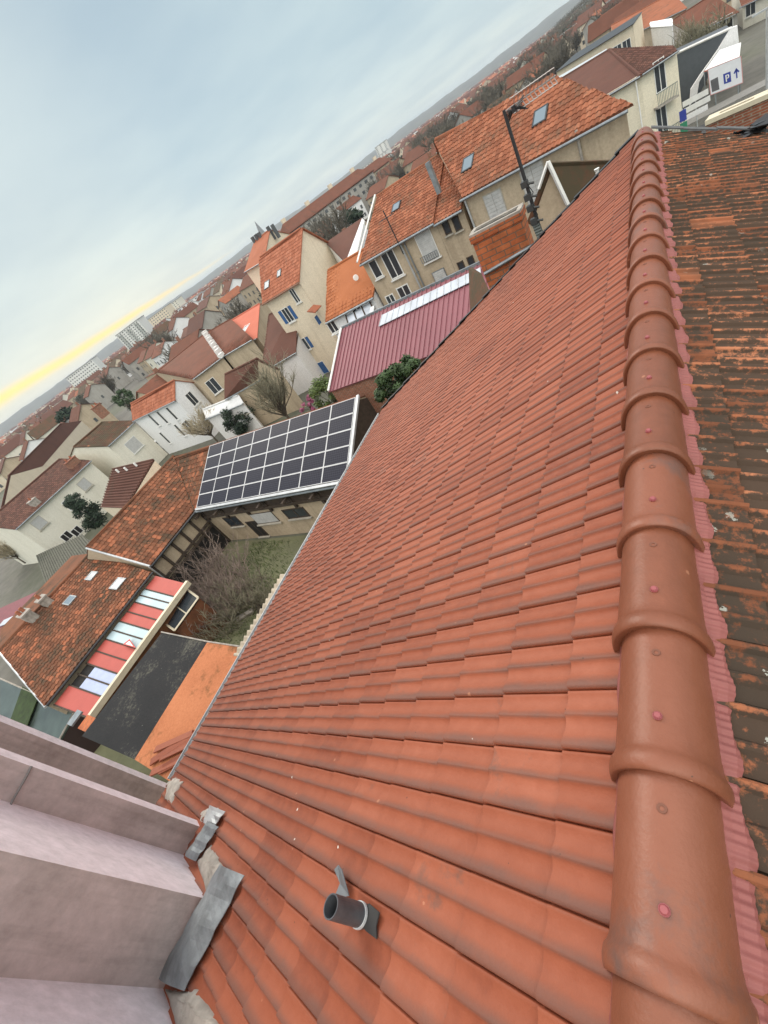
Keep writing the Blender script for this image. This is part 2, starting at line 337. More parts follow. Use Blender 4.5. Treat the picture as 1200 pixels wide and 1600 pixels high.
# ================================================================== SETTING
SAND = plain('courtyard earth', (.15, .155, .085), .95, var=.4, scale=.3, bmp=.4, bscale=8)
gm, t, b = newmat('town ground'); v = coords(t)
c = ramp(t, noise(t, .02, 6, .6, v), [(.35, (.075, .075, .065)), (.5, (.12, .115, .10)), (.62, (.07, .085, .04))])
LK(t, mixc(t, .5, c, ramp(t, noise(t, .6, 5, .7, v), [(.3, (.05, .05, .04)), (.7, (.16, .15, .13))])), b.inputs['Base Color']); b.inputs['Roughness'].default_value = .95
g = MB(); g.poly([(-9000, -9000, GZ), (9000, -9000, GZ), (9000, 9000, GZ), (-9000, 9000, GZ)]); struct('ground', g, gm)
ASPH = plain('asphalt', (.06, .06, .062), .9, var=.2, scale=.6, bmp=.3, bscale=20)
g = MB(); g.poly([(-60, 62, GZ+.004), (-60, 54, GZ+.004), (60, 50, GZ+.004), (60, 58, GZ+.004)]); struct('road', g, ASPH)
g = MB(); g.box((0, 63.0, GZ+.06), (110, 2.2, .13)); struct('pavement', g, plain('pavement slabs', (.24, .235, .22), .9, var=.15))
GRASS = plain('rough grass', (.10, .14, .04), .95, var=.5, scale=1.2, bmp=.6, bscale=12)
g = MB(); g.poly([(-27, -2, GZ+.004), (-7, -2, GZ+.004), (-7, 12.4, GZ+.004), (-27, 12.4, GZ+.004)]); struct('courtyard_ground', g, SAND)

# ================================================================== OUR TILED HOUSE
SL = rad(24.9); CX, RZ = -.17, -1.64
root = thing('tiled_house', (CX, 4, GZ), 'house in the foreground with new terracotta slope, fat ridge tiles and old mossy slope', 'house')
cS, sS = math.cos(SL), math.sin(SL)
Y0, Y1 = -1.9, 9.0; LEN = 7.18
ex = CX-LEN*cS; ez = RZ-LEN*sS
mb = MB()
O = V(ex, Y1, ez); U = V(0, -1, 0); Vv = V(cS, 0, sS)
tiles(mb, O, U, Vv, [(.22, 0), (Y1-Y0, 0), (Y1-Y0, LEN), (0, LEN)], .219, .348, NEWP, tilt=.024, nv=3, jit=.0015, rseed=3)
mb.slab([(ex, Y1-.22, ez-.01), (ex, Y0, ez-.01), (CX, Y0, RZ-.01), (CX, Y1, RZ-.01)][::-1], .05, n=V(-sS, 0, cS))
new = mb.build('new_tile_slope', T_NEW, root, smooth=True); new['label'] = 'fresh terracotta tiled slope'
mb = MB(); LR = 4.6; fy = 8.6
O = V(CX+LR*cS, Y0, RZ-LR*sS); U = V(0, 1, 0); Vv = V(-cS, 0, sS)
tiles(mb, O, U, Vv, [(0, 0), (fy-.47*LR*cS-Y0, 0), (fy-Y0, LR), (0, LR)], .2196, .33, OLDP, tilt=.026, nv=2, jit=.004, rseed=5)
mb.slab([(CX+LR*cS, Y0, RZ-LR*sS-.01), (CX+LR*cS, fy-.47*LR*cS, RZ-LR*sS-.01), (CX, fy, RZ-.01), (CX, Y0, RZ-.01)], .05, n=V(sS, 0, cS))
old = mb.build('old_tile_slope', T_OLD, root); old['label'] = 'old mossy slope with lichen spots'
# walls under the roof
mb = MB()
wx0, wx1, wy0, wy1 = ex+.35, CX+LR*cS-.3, Y0+.2, 8.35; zt = ez-.02
for (a, bb) in (((wx0, wy0), (wx0, wy1)), ((wx0, wy1), (wx1, wy1-2.3)), ((wx1, wy1-2.3), (wx1, wy0)), ((wx1, wy0), (wx0, wy0))):
    mb.poly([(*a, GZ), (*bb, GZ), (*bb, zt+.12 if bb[0] < -2 else RZ-LR*sS), (*a, zt+.12 if a[0] < -2 else RZ-LR*sS)])
mb.poly([(wx0, wy1, zt+.1), (CX, wy1-.9, RZ-.12), (wx1, wy1-2.3, RZ-LR*sS)])
mb.build('wall', W_BEIGE, root)
# eave gutter
mb = MB(); seg = 10; gx = ex-.055; gr = .06
ys = np.linspace(-.28, Y1-.28, 24)
for a, bb in zip(ys[:-1], ys[1:]):
    for k in range(seg):
        t0, t1 = math.pi+math.pi*k/seg, math.pi+math.pi*(k+1)/seg
        for rr_, s_ in ((gr, 1),):
            mb.poly([(gx+rr_*math.cos(t0), a, ez+.0+rr_*math.sin(t0)), (gx+rr_*math.cos(t1), a, ez+rr_*math.sin(t1)), (gx+rr_*math.cos(t1), bb, ez+rr_*math.sin(t1)), (gx+rr_*math.cos(t0), bb, ez+rr_*math.sin(t0))])
mb.tube([(gx-gr, -.28, ez+.004), (gx-gr, Y1-.28, ez+.004)], .011, 6)
gut = mb.build('gutter', ZINCL, root, smooth=True)
mb = MB(); mb.box((ex+.03, 4.2, ez-.05), (.02, 8.9, .10)); mb.build('fascia', DARKM, root)
# far verge strip
mb = MB()
P0, P1 = V(ex-.02, Y1-.20, ez+.03), V(CX-.05, Y1-.03, RZ-.02)
d = unit(P1-P0); nn = V(-sS, 0, cS)
for k in range(20):
    a = P0+(P1-P0)*k/20; bb = P0+(P1-P0)*((k+1)/20)*1.0; off = V(0, .10, 0)
    z = nn*(.03+.012*(k % 2)); mb.slab([a+z, a+off+z, bb+off+z*.6, bb+z*.6], .012)
    mb.slab([a+off+z, a+off*1.05+z-V(0, 0, .16), bb+off*1.05+z*.6-V(0, 0, .16), bb+off+z*.6], .008)
mb.build('verge_flashing', DARKM, root)
mb = MB()
P0, P1 = V(CX+.1, fy+.02, RZ-.02), V(CX+LR*cS, fy-.47*LR*cS+.02, RZ-LR*sS)
for k in range(12):
    a = P0+(P1-P0)*k/12; bb = P0+(P1-P0)*(k+1)/12; j = rs.uniform(.0, .03)
    mb.slab([a+V(0, -.03, .05+j), bb+V(0, -.03, .05+j), bb+V(0, .14, .04+j), a+V(0, .14, .04+j)], .015)
mb.build('verge_flashing', plain('grey flashing', (.10, .10, .10), .7, var=.4, scale=8), root)
# ridge tiles
def ridge_tile(ys_):
    """one barrel ridge tile: the collar end at y=ys_, overlapping the head of the next one towards the camera"""
    A = MB(); nA = 22
    hw, hh = .131, .205; zb = RZ-.065
    prof = [(0.0, 1.13, .0), (0.0, 1.155, .0), (.012, 1.19, 0), (.030, 1.20, 0), (.048, 1.18, 0), (.060, 1.12, 0), (.075, 1.085, 0), (.10, 1.07, 0), (.25, 1.03, 0), (.43, 1.0, 0), (.50, .985, 0)]
    R_ = random.Random(int(ys_*1000)+9); rn = R_.random(); tz = R_.uniform(-.003, .003); tx = R_.uniform(-.003, .003)
    rows = []
    for (dy, s_, _) in prof:
        row = []
        for k in range(nA+1):
            an = math.pi*k/nA; sx, sz = math.cos(an), math.sin(an)
            sx_ = np.sign(sx)*abs(sx)**.95; sz_ = sz**.9
            row.append(A.vert((CX+tx+hw*sx_*s_, ys_+dy, zb+tz+hh*sz_*(1+(s_-1)*.75)*(1 if s_ < 1.3 else 1)), rn))
        rows.append(row)
    inn = [A.vert((CX+tx+hw*.93*np.sign(math.cos(math.pi*k/nA))*abs(math.cos(math.pi*k/nA))**.95, ys_+.01, zb+tz+hh*.93*math.sin(math.pi*k/nA)**.9), rn) for k in range(nA+1)]
    for a, bb in zip([inn]+rows[:-1], rows):
        for k in range(nA): A.f.append([a[k+1], a[k], bb[k], bb[k+1]]); A.m.append(0)
    o = A.build('ridge_tile', CAP, root, smooth=True)
    ztop = zb+tz+hh
    S = MB(); sy = ys_+.152+R_.uniform(-.006, .006); sx0 = CX+R_.uniform(-.005, .005); zz = ztop+.004*1.0+hh*.035
    for (r0, h0, r1, h1) in ((.011, 0, .011, .005), (.011, .005, .008, .009), (.008, .009, .0, .0095)):
        for k in range(10):
            a, c_ = 2*math.pi*k/10, 2*math.pi*(k+1)/10
            S.poly([(sx0+r0*math.cos(a), sy+r0*math.sin(a), zz+h0), (sx0+r0*math.cos(c_), sy+r0*math.sin(c_), zz+h0), (sx0+r1*math.cos(c_), sy+r1*math.sin(c_), zz+h1), (sx0+r1*math.cos(a), sy+r1*math.sin(a), zz+h1)])
    S.tube([(sx0, sy, zz-.02), (sx0, sy, zz+.002)], .013, 10)
    S.build('screw', PINKD, o)
    H = MB(); hy = ys_+.357
    for k in range(12):
        a, c_ = 2*math.pi*k/12, 2*math.pi*(k+1)/12
        for (r0, h0, r1, h1) in ((.013, -.004, .012, .004), (.012, .004, .006, .003), (.006, .003, .005, -.004)):
            H.poly([(sx0+r0*math.cos(a), hy+r0*math.sin(a), ztop+h0), (sx0+r0*math.cos(c_), hy+r0*math.sin(c_), ztop+h0), (sx0+r1*math.cos(c_), hy+r1*math.sin(c_), ztop+h1), (sx0+r1*math.cos(a), hy+r1*math.sin(a), ztop+h1)])
    H.poly([(sx0+.005*math.cos(a), hy+.005*math.sin(a), ztop-.001) for a in np.linspace(0, 2*math.pi, 9)[:-1]], 1)
    H.build('nail_hole', [plain('fired clay ring', (.16, .06, .035), .7), DARKV], o)
y = .4135-.438*3
while y < 8.0:
    ridge_tile(y); y += .438
# pleated strip on the old side
mb = MB(); ny = 3600; ya, yb = -1.8, 8.45
rows = []
for i in range(ny+1):
    yy = ya+(yb-ya)*i/ny; ph = (yy-Y0)/.2196*2*math.pi
    wv = .008*math.sin(ph)+.004*math.sin(2*ph+.6)+.0022*math.sin(ph*9)
    wob = .004*math.sin(yy*9)+.008*math.sin(ph+1.2)
    row = []
    for q, (dx, h) in enumerate(((.10, .060), (.12, .050), (.14, .044), (.168, .044), (.182+wob, .036), (.184+wob, .016))):
        hgt = h+wv*min(1, q/2.)*(.35 if q == 5 else 1)
        row.append(mb.vert((CX+dx*cS+sS*hgt, yy, RZ-dx*sS+cS*hgt), .5))
    rows.append(row)
for a, bb in zip(rows[:-1], rows[1:]):
    for q in range(5): mb.f.append([a[q], a[q+1], bb[q+1], bb[q]]); mb.m.append(0)
mb.build('pleated_flashing', PINK, root)
# same strip, mostly hidden, under the new side
mb = MB(); rows = []
for i in range(600):
    yy = -1.8+10.2*i/599; wv = .006*math.sin(yy*2*math.pi/.219)
    rows.append([mb.vert((CX-dx*cS-sS*(h+wv), yy, RZ-dx*sS+cS*(h+wv)), .5) for dx, h in ((.09, .06), (.12, .045), (.135, .030))])
for a, bb in zip(rows[:-1], rows[1:]):
    for q in range(2): mb.f.append([a[q+1], a[q], bb[q], bb[q+1]]); mb.m.append(0)
mb.build('pleated_flashing', PINK, root)
# ---- vent pipe through the slope
def roofpt(x, y, h=0.): return onplane(x, y, V(CX, 0, RZ+h/cS), V(-sS, 0, cS))
vb = roofpt(582, 1437)
vt = thing('vent_pipe', vb, 'short dark zinc vent pipe poking through the new tiles beside a bent lead flap', 'vent pipe')
mb = MB(); pr = .043; n_ = 28; lo = vb+V(-.01, 0, -.10); hi = vb+V(-.085, -.01, .20)
ax = unit(hi-lo); ea = unit(np.cross(ax, V(0, 1, 0))); eb = np.cross(ax, ea); rr = []
for (p, r_) in ((lo, pr), (hi, pr), (hi, pr-.005), (lo+(hi-lo)*.3, pr-.005)):
    rr.append([mb.vert(p+(ea*math.cos(2*math.pi*k/n_)+eb*math.sin(2*math.pi*k/n_))*r_*(1+.03*math.sin(4*math.pi*k/n_))) for k in range(n_)])
for a, bb in zip(rr[:-1], rr[1:]):
    for k in range(n_): mb.f.append([a[k], a[(k+1) % n_], bb[(k+1) % n_], bb[k]]); mb.m.append(0)
mb.f.append(rr[-1][::-1]); mb.m.append(1)
mb.build('pipe', [plain('dark zinc', (.13, .14, .155), .4, .5, var=.3, scale=12), DARKV], vt, smooth=False)
mb = MB(); cpt = lo+(hi-lo)*.47
mb.tube([cpt-ax*.006, cpt+ax*.006], pr+.004, 24); mb.build('sealant_collar', plain('grey sealant', (.55, .57, .58), .5, var=.3, scale=30), vt)
mb = MB()
q = [roofpt(*p, .034) for p in ((560, 1440), (578, 1412), (594, 1426), (589, 1447), (590, 1468), (574, 1456))]; mb.slab(q, .006)
mb.build('flashing_sheet', plain('black sheet', (.035, .035, .035), .7, var=.3), vt)
mb = MB(); q = [roofpt(*p, .045) for p in ((521, 1405), (545, 1400), (541, 1362), (537, 1355), (531, 1362), (531, 1380))]
q[2] = q[2]+V(0, 0, .04); q[3] = q[3]+V(0, 0, .05); q[4] = q[4]+V(0, 0, .05); mb.slab(q, .004)
mb.build('lead_flap', ZINC, vt)

# ================================================================== NEIGHBOUR: stepped rendered wall
nb = thing('stepped_wall_building', (-5, -2, GZ), 'tall neighbouring building with stepped mauve rendered walls rising at the lower left', 'building')
zt = 2.2
pl = [(-2.3, -1.19), (-3.236, -1.183), (-3.228, -.698), (-4.30, -.665), (-4.262, -.425), (-4.42, -.40), (-4.45, -.80), (-8.0, -.80), (-7.98, -.46), (-8.12, -.40), (-8.15, -1.0), (-11.5, -1.0), (-11.5, -9), (-2.3, -9)]
mb = MB()
light = {0, 2, 4, 8}  # edges facing +Y that take the lit copy of the render
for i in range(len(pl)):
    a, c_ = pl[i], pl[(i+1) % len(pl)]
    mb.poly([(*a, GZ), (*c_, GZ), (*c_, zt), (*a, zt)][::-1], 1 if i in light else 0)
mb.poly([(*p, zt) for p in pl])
mb.build('wall', [W_NB, W_NB_LIT], nb)
mb = MB(); mb.slab([(p[0]*1.0, p[1], zt+.12) for p in pl], .11, n=V(0, 0, 1)); mb.build('coping', CONC, nb)
mb = MB()   # cable across the second wall strip
p = [onx(48, 1196, -4.27), onx(40, 1212, -4.27), onx(22, 1243, -4.27), onx(12, 1262, -4.28)]
mb.tube([q+V(.02, 0, 0) for q in p], .009, 6); mb.build('cable', plain('grey cable', (.22, .21, .2), .7), nb)
# zinc and cement at the foot of the wall (they belong to the roof junction)
def sheet(name, px, h, mat, th=.006, lift=None, wav=0., n=10):
    """four roof pixels a b c d: a ribbon a-b (one side) to d-c (other side), bent a little"""
    A, B, C_, D = [roofpt(*p, h) for p in px]
    if lift: A, B, C_, D = [q+V(0, 0, l) for q, l in zip((A, B, C_, D), lift)]
    mb = MB(); Rr = random.Random(hash(name) % 100 if False else len(name))
    rows = []
    for i in range(n+1):
        s_ = i/n; row = []
        for j in range(7):
            t_ = j/6; p = (A*(1-s_)+B*s_)*(1-t_)+(D*(1-s_)+C_*s_)*t_
            p = p+V(0, 0, .035*math.sin(math.pi*t_)+Rr.uniform(-wav, wav)+.006*math.sin(s_*17))
            row.append(mb.vert(p))
        rows.append(row)
    for a, bb in zip(rows[:-1], rows[1:]):
        for j in range(6): mb.f.append([a[j], a[j+1], bb[j+1], bb[j]]); mb.m.append(0)
    o = mb.build(name, mat, root); md = o.modifiers.new('s', 'SOLIDIFY'); md.thickness = th; return o
LEAD = plain('grey lead sheet', (.27, .30, .315), .5, .4, var=.45, scale=5, bmp=.35, bscale=9)
sheet('zinc_flashing', [(352, 1353), (256, 1530), (288, 1548), (382, 1368)], .05, LEAD, wav=.004, n=16, lift=(.05, .05, 0, 0))
sheet('zinc_flashing', [(330, 1285), (294, 1338), (306, 1345), (342, 1292)], .06, LEAD, wav=.004, lift=(.04, .04, 0, 0))
sheet('zinc_flashing', [(328, 1258), (318, 1285), (335, 1293), (352, 1268)], .05, ZINCL, wav=.008, n=5)
def lump(name, pts, h, mat, seed, parent):
    """rough mortar fillet on the roof plane"""
    mb = MB(); R_ = random.Random(seed); P = [roofpt(*p, h) for p in pts]; c0 = sum(P)/len(P); rings = []
    M = len(P)*5; loop = []
    for i in range(len(P)):
        for k in range(5): loop.append(P[i]+(P[(i+1) % len(P)]-P[i])*k/5)
    for s_, z_ in ((1.04, -.05), (1.0, .0), (.85, .022), (.6, .035), (.3, .04)):
        rings.append([mb.vert(c0+(p-c0)*s_*(1+R_.uniform(-.05, .05))+V(0, 0, z_+R_.uniform(-.008, .008))) for p in loop])
    for a, bb in zip(rings[:-1], rings[1:]):
        for k in range(M): mb.f.append([a[k], a[(k+1) % M], bb[(k+1) % M], bb[k]]); mb.m.append(0)
    mb.f.append(rings[-1]); mb.m.append(0)
    return mb.build(name, mat, parent, smooth=True)
lump('mortar_fillet', [(308, 1345), (330, 1318), (340, 1335), (352, 1355), (338, 1380), (325, 1398)], .02, CONC, 1, root)
lump('mortar_fillet', [(258, 1545), (290, 1550), (308, 1545), (330, 1580), (350, 1612), (285, 1640)], .02, CONC, 2, root)
lump('mortar_fillet', [(262, 1222), (275, 1214), (286, 1222), (275, 1240), (268, 1256), (258, 1250)], .02, MORT, 3, root)
lump('mortar_fillet', [(308, 1274), (325, 1262), (345, 1262), (350, 1275), (333, 1290), (318, 1290)], .0, MORT, 4, root)
# ================================================================== TOWN BUILDINGS
def P2(px, py, z): return at(px, py, z)
class Wall:
    """vertical wall plane with helpers to hang windows on it"""
    def __init__(s, A, B, parent):
        s.A, s.B = V(A[0], A[1], 0), V(B[0], B[1], 0); s.u = unit(s.B-s.A); n = np.cross(s.u, V(0, 0, 1))
        if np.dot(n, -s.A) < 0: n = -n
        s.n = n; s.p = parent
    def pt(s, px, py): return onplane(px, py, s.A, s.n)
    def box(s, mb, c, wd, ht, off, dp, m=0):
        R = np.array([s.u, s.n, V(0, 0, 1)]).T
        mb.box(c+s.n*(off+dp/2), (wd, dp, ht), R, m)
    def window(s, px, py, wd, ht, style='plain', frame=None, pos=None, sill=True):
        c = s.pt(px, py) if pos is None else pos
        frame = frame or WHITE
        if style == 'closed':
            mb = MB(); s.box(mb, c, wd+.10, ht+.10, .003, .02); f = mb.build('window', STONE if frame is WHITE else frame, s.p)
            mb = MB()
            for sg in (-1, 1):
                for k in range(max(3, int(ht/.16))):
                    hh = ht/max(3, int(ht/.16)); s.box(mb, c+s.u*sg*wd*.252+V(0, 0, -ht/2+hh*(k+.5)), wd*.485, hh-.012, .024, .025)
            mb.build('shutter', SHUT if frame is WHITE else frame, f)
        elif style == 'solid':
            mb = MB(); s.box(mb, c, wd+.10, ht+.10, .003, .02); f = mb.build('window', frame, s.p)
            mb = MB()
            for k in range(max(3, int(ht/.1))):
                hh = ht/max(3, int(ht/.1)); s.box(mb, c+V(0, 0, -ht/2+hh*(k+.5)), wd, hh-.008, .024, .02)
            mb.build('shutter', SHUT, f)
        else:
            mb = MB(); t_ = .06
            for sg in (-1, 1): s.box(mb, c+s.u*sg*(wd/2+t_/2-.01), t_, ht+2*t_, .003, .045)
            s.box(mb, c+V(0, 0, ht/2+t_/2-.01), wd+.0, t_, .003, .04); s.box(mb, c-V(0, 0, ht/2+t_/2-.01), wd+.0, t_, .003, .04)
            if wd > .5: s.box(mb, c, .06, ht, .012, .02)
            f = mb.build('window', frame, s.p)
            mb = MB(); s.box(mb, c, wd-.02, ht-.02, .004, .012); mb.build('pane', DARKV if style == 'open' else GLASS, f)
            if style in ('blue', 'white'):
                for sg in (-1, 1):
                    mb = MB(); cc = c+s.u*sg*(wd*.78+.08)
                    for k in range(8): s.box(mb, cc+V(0, 0, -ht/2+ht/8*(k+.5)), wd*.48, ht/8-.015, .01, .035)
                    s.box(mb, cc, wd*.46, ht, .004, .02)
                    mb.build('shutter', BLUE if style == 'blue' else WHITE, f)
        if sill:
            mb = MB(); s.box(mb, c-V(0, 0, ht/2+.11), wd+.26, .07, .003, .14); mb.build('sill', STONE if frame is not WHITE or style == 'closed' else WHITE, f)
        return f
    def pipe(s, px0, py0, z1, rr=.05, mat=None):
        c = s.pt(px0, py0)+s.n*.09; mb = MB(); c1 = c.copy(); c1[2] = z1; mb.tube([c, c1], rr, 8)
        for k in range(1, 4): q = c+(c1-c)*k/4; mb.box(q-s.n*.04, (.13, .13, .04))
        return mb.build('drainpipe', mat or ZINCL, s.p)
def skylight(parent, P0, n, up, px, py, wd, ht, frame=None):
    """glazed roof window lying on a slope: P0, n plane, up = slope direction"""
    c = onplane(px, py, P0+n*.05, n); u = unit(np.cross(up, n)); R = np.array([u, up, n]).T
    mb = MB(); t_ = .07
    for sg in (-1, 1): mb.box(c+u*sg*(wd/2), (t_, ht+t_, .09), R); mb.box(c+up*sg*(ht/2), (wd-t_, t_, .09), R)
    f = mb.build('skylight', frame or DARKM, parent)
    mb = MB(); mb.box(c+n*.01, (wd-.04, ht-.04, .05), R); mb.build('pane', SKYL, f); return f
class House: pass
def house(name, label, A, B, R0, R1, wall, roof, zb=GZ, hip=False, mono=False, over=.25, relief=None, du=.25, dv=.36, group=None, cat='house', prof=FARP, trim=None, back=1.0, gutter=True, endover=.12, ridgecap=True, parts=True):
    """front eave A-B (3D, same z), ridge R0-R1; closed body with real depth behind"""
    h = House(); A, B, R0, R1 = [np.array(q, float) for q in (A, B, R0, R1)]
    u = unit(V(*(B-A)[:2], 0)); inn = np.cross(V(0, 0, 1), u)
    if np.dot(inn, A) < 0: inn = -inn
    d0 = np.dot((R0-A), inn); d1 = np.dot((R1-B), inn)
    if mono: A2, B2 = V(*R0[:2], A[2]), V(*R1[:2], B[2])
    elif hip: A2, B2 = A+inn*d0*2*back, B+inn*d1*2*back
    else: A2 = A+V(*(R0-A)[:2], 0)*(1+back); B2 = B+V(*(R1-B)[:2], 0)*(1+back)
    c0 = (A+B)/2
    h.e = e = thing(name, (c0[0], c0[1], zb), label, cat, group)
    h.A, h.B, h.R0, h.R1 = A, B, R0, R1
    mb = MB(); g = lambda p: (p[0], p[1], zb)
    F = lambda p, k=0: p
    mb.poly([g(A), g(B), B, A]); mb.poly([g(B), g(B2), B2, B]); mb.poly([g(B2), g(A2), A2, B2]); mb.poly([g(A2), g(A), A, A2])
    lift = V(0, 0, -.04)
    if mono: mb.poly([A, A2, R0+lift]); mb.poly([B, R1+lift, B2]); mb.poly([A2, B2, R1+lift, R0+lift])
    elif not hip: mb.poly([A, A2, R0+lift]); mb.poly([B, R1+lift, B2])
    mb.build('wall', wall, e)
    # roof
    def slope(E0, E1, T1, T0, eo0, eo1, rel):
        up0 = unit(T0-E0); up1 = unit(T1-E1); uu = unit(E1-E0); nrm = unit(np.cross(E1-E0, T0-E0 if np.linalg.norm(T0-E0) > .1 else T1-E1))
        if nrm[2] < 0: nrm = -nrm
        f0 = E0-up0*over-uu*eo0; f1 = E1-up1*over+uu*eo1; t0 = T0-uu*(eo0 if np.linalg.norm(T0-T1) > .05 else 0); t1 = T1+uu*(eo1 if np.linalg.norm(T0-T1) > .05 else 0)
        pts = [f0, f1, t1, t0] if np.linalg.norm(T0-T1) > .05 else [f0, f1, T0]
        mb.slab(pts, .07, n=nrm)
        if rel:
            U = unit(f1-f0); W = unit(np.cross(nrm, U));
            if W[2] < 0: W = -W
            # keep U x W pointing up
            if np.cross(U, W)[2] < 0: f0_, U = f1, -U
            else: f0_ = f0
            pl_ = [(float(np.dot(p-f0_, U)), float(np.dot(p-f0_, W))) for p in pts]
            tiles(mb, f0_, U, W, pl_, du, dv, prof, tilt=.03, nv=1, jit=.004, rseed=int(abs(f0[0]*10)), thick=.03)
        return nrm
    mb = MB(); eo = 0 if hip else endover
    n1 = slope(A, B, R1, R0, eo if not hip else 0, eo if not hip else 0, relief)
    if not mono:
        slope(B2, A2, R0, R1, eo, eo, False)
        if hip: slope(B, B2, R1, R1, 0, 0, relief); slope(A2, A, R0, R0, 0, 0, False)
    h.roof = rf = mb.build('roof', roof, e); h.n = n1; h.P0 = A; h.up = unit(np.cross(n1, u));
    if h.up[2] < 0: h.up = -h.up
    if ridgecap and parts:
        mb = MB(); mb.tube([R0+V(0, 0, .02), R1+V(0, 0, .02)], .10, 8)
        if hip:
            for p, q in ((A, R0), (B, R1), (B2, R1), (A2, R0)): mb.tube([p+V(0, 0, .04), q+V(0, 0, .04)], .09, 6)
        mb.build('ridge_capping', roof, rf)
    if gutter and parts:
        mb = MB(); f0 = A-h.up*over-u*eo+V(0, 0, -.06); f1 = B-h.up*over+u*eo+V(0, 0, -.06); mb.tube([f0-inn*.06, f1-inn*.06], .065, 8); mb.build('gutter', trim or ZINC, e)
    h.front = Wall(A, B, e); h.right = Wall(B, B2, e); h.left = Wall(A, A2, e); h.A2, h.B2 = A2, B2; h.u, h.inn = u, inn
    return h
def chimney(h, px, py, on='roof', wd=.9, dp=.5, ht=1.2, mat=None, pots=2, pos=None):
    c = onplane(px, py, h.P0, h.n) if pos is None else pos
    mb = MB(); R = np.array([h.u, h.inn, V(0, 0, 1)]).T
    mb.box(c+V(0, 0, ht/2-.3), (wd, dp, ht+.6), R); mb.box(c+V(0, 0, ht+.05), (wd+.12, dp+.12, .1), R)
    o = mb.build('chimney', mat or BRICKW, h.roof)
    if pots:
        for k in range(pots): mb = MB(); q = c+h.u*((k-(pots-1)/2)*wd/max(pots, 1)*.9); mb.tube([q+V(0, 0, ht+.1), q+V(0, 0, ht+.42)], [.11, .09], 8); mb.build('chimney_pot', T_D, o)
    return o
def lean(mb, pts, th): mb.slab(pts, th)

# ---- solar shed and the two mossy wings (L shape)
zE, zR = -9.5, -7.5
xr = -13.45
sh = house('solar_shed', 'long courtyard shed carrying the array of solar panels above a pale plaster wall', V(-27.0, 12.6, zE), V(xr, 12.6, zE), V(-31.2, 16.42, -7.62), V(xr, 16.42, -7.62), W_BEIGE, T_BC, relief=True, du=.26, dv=.36, over=.3, endover=0., trim=ZINC)
wb = house('mossy_barn', 'mottled brown barn with orange tile patches, white gutter and plastered timber front', V(-27.0, 12.5, zE), V(-27.0, 7.9, zE), V(-31.4, 16.6, zR), V(-31.6, 7.9, zR), W_BEIGE, T_BC, relief=True, du=.26, dv=.36, over=.3, endover=0., trim=DARKM)
# barn front: plaster panels between dark posts
mb = MB(); wl = wb.front
for k in range(6):
    yy = 7.95+4.6*k/5; mb.box((-26.93, yy, (zE+GZ)/2-.1), (.14, .16, zE-GZ-.2))
for zz in (-9.75, -10.9, -11.2): mb.box((-26.92, 10.2, zz), (.15, 4.6, .14))
mb.build('timber_frame', WOODD, wb.e)
mb = MB()
for k in (0, 1, 2, 3, 4):
    mb.box((-26.955, 8.41+.92*k, -12.1), (.03, .74, 1.7))
mb.build('opening', DARKV, wb.e)
mb = MB(); mb.tube([wb.B+V(.3, -.05, -.12), wb.R1+V(0, -.05, .0)], .07, 8); mb.tube([wb.B+V(.3, -.12, -.12), wb.B+V(.3, -.12, -3.4)], .05, 8); mb.build('gutter', ZINCL, wb.e)
# shed front details
wl = sh.front
mb = MB()
for xx in np.linspace(-26.6, xr-.3, 7): mb.box((xx, 12.25, -9.95), (.16, .7, .16)); mb.box((xx, 12.52, -10.2), (.16, .14, 1.2))
mb.box((-20, 12.50, -10.45), (13.6, .16, .18)); mb.box((-20, 12.56, -9.98), (13.6, .06, .8)); mb.build('timber_frame', WOODD, sh.e)
for (px, py, ww, hh, st) in ((566/2.667+250, 670/2.667+550, 1.7, .65, 'plain'), (435/2.667+250, 690/2.667+550, 2.0, .8, 'solid'), (305/2.667+250, 705/2.667+550, 1.3, .75, 'plain'), (405/2.667+250, 735/2.667+550, .9, 1.3, 'open')):
    wl.window(px, py, ww, hh, st, frame=WOODD)
mb = MB(); mb.slab([(xr+.05, 12.4, -9.75), (xr+.05, 20.3, -9.75), (xr+.05, 16.42, -7.75)], .04, n=V(1, 0, 0)); mb.build('end_boards', WOODD, sh.e)
# solar array
pa = thing('solar_array', ((-27+xr)/2, 14, -8.5), 'white framed grid of dark solar panels covering the shed roof', 'solar panels')
L0, L1 = V(-26.75, 12.40, 0), V(-13.55, 12.40, 0)
nrm = sh.n; up = sh.up
o0 = onplane(308, 790, sh.P0+nrm*.16, nrm); o1 = onplane(540, 753, sh.P0+nrm*.16, nrm); o2 = onplane(329.9, 693.6, sh.P0+nrm*.16, nrm)
ux = V(1, 0, 0); WX = (o1-o0)[0]; HY = np.dot(o2-o0, up); print('ARRAY', WX, HY, o0)
o0 = V(o0[0], (o0[1]+o1[1])/2, (o0[2]+o1[2])/2)
pm, t, b = newmat('solar cells'); tcn = N(t, 'ShaderNodeTexCoord'); s_ = N(t, 'ShaderNodeSeparateXYZ'); LK(t, tcn.outputs['Object'], s_.inputs[0])
def stripes(t, x, per, wd): return math_n(t, 'LESS_THAN', math_n(t, 'FRACT', math_n(t, 'DIVIDE', x, per)), wd)
k = math_n(t, 'MAXIMUM', stripes(t, s_.outputs[0], .131, .10), stripes(t, s_.outputs[2], .0545, .12))
LK(t, mixc(t, math_n(t, 'MULTIPLY', k, .7), (.013, .014, .024), (.06, .062, .08)), b.inputs['Base Color']); b.inputs['Roughness'].default_value = .4; b.inputs['Specular IOR Level'].default_value = .10
R = np.array([ux, up, nrm]).T
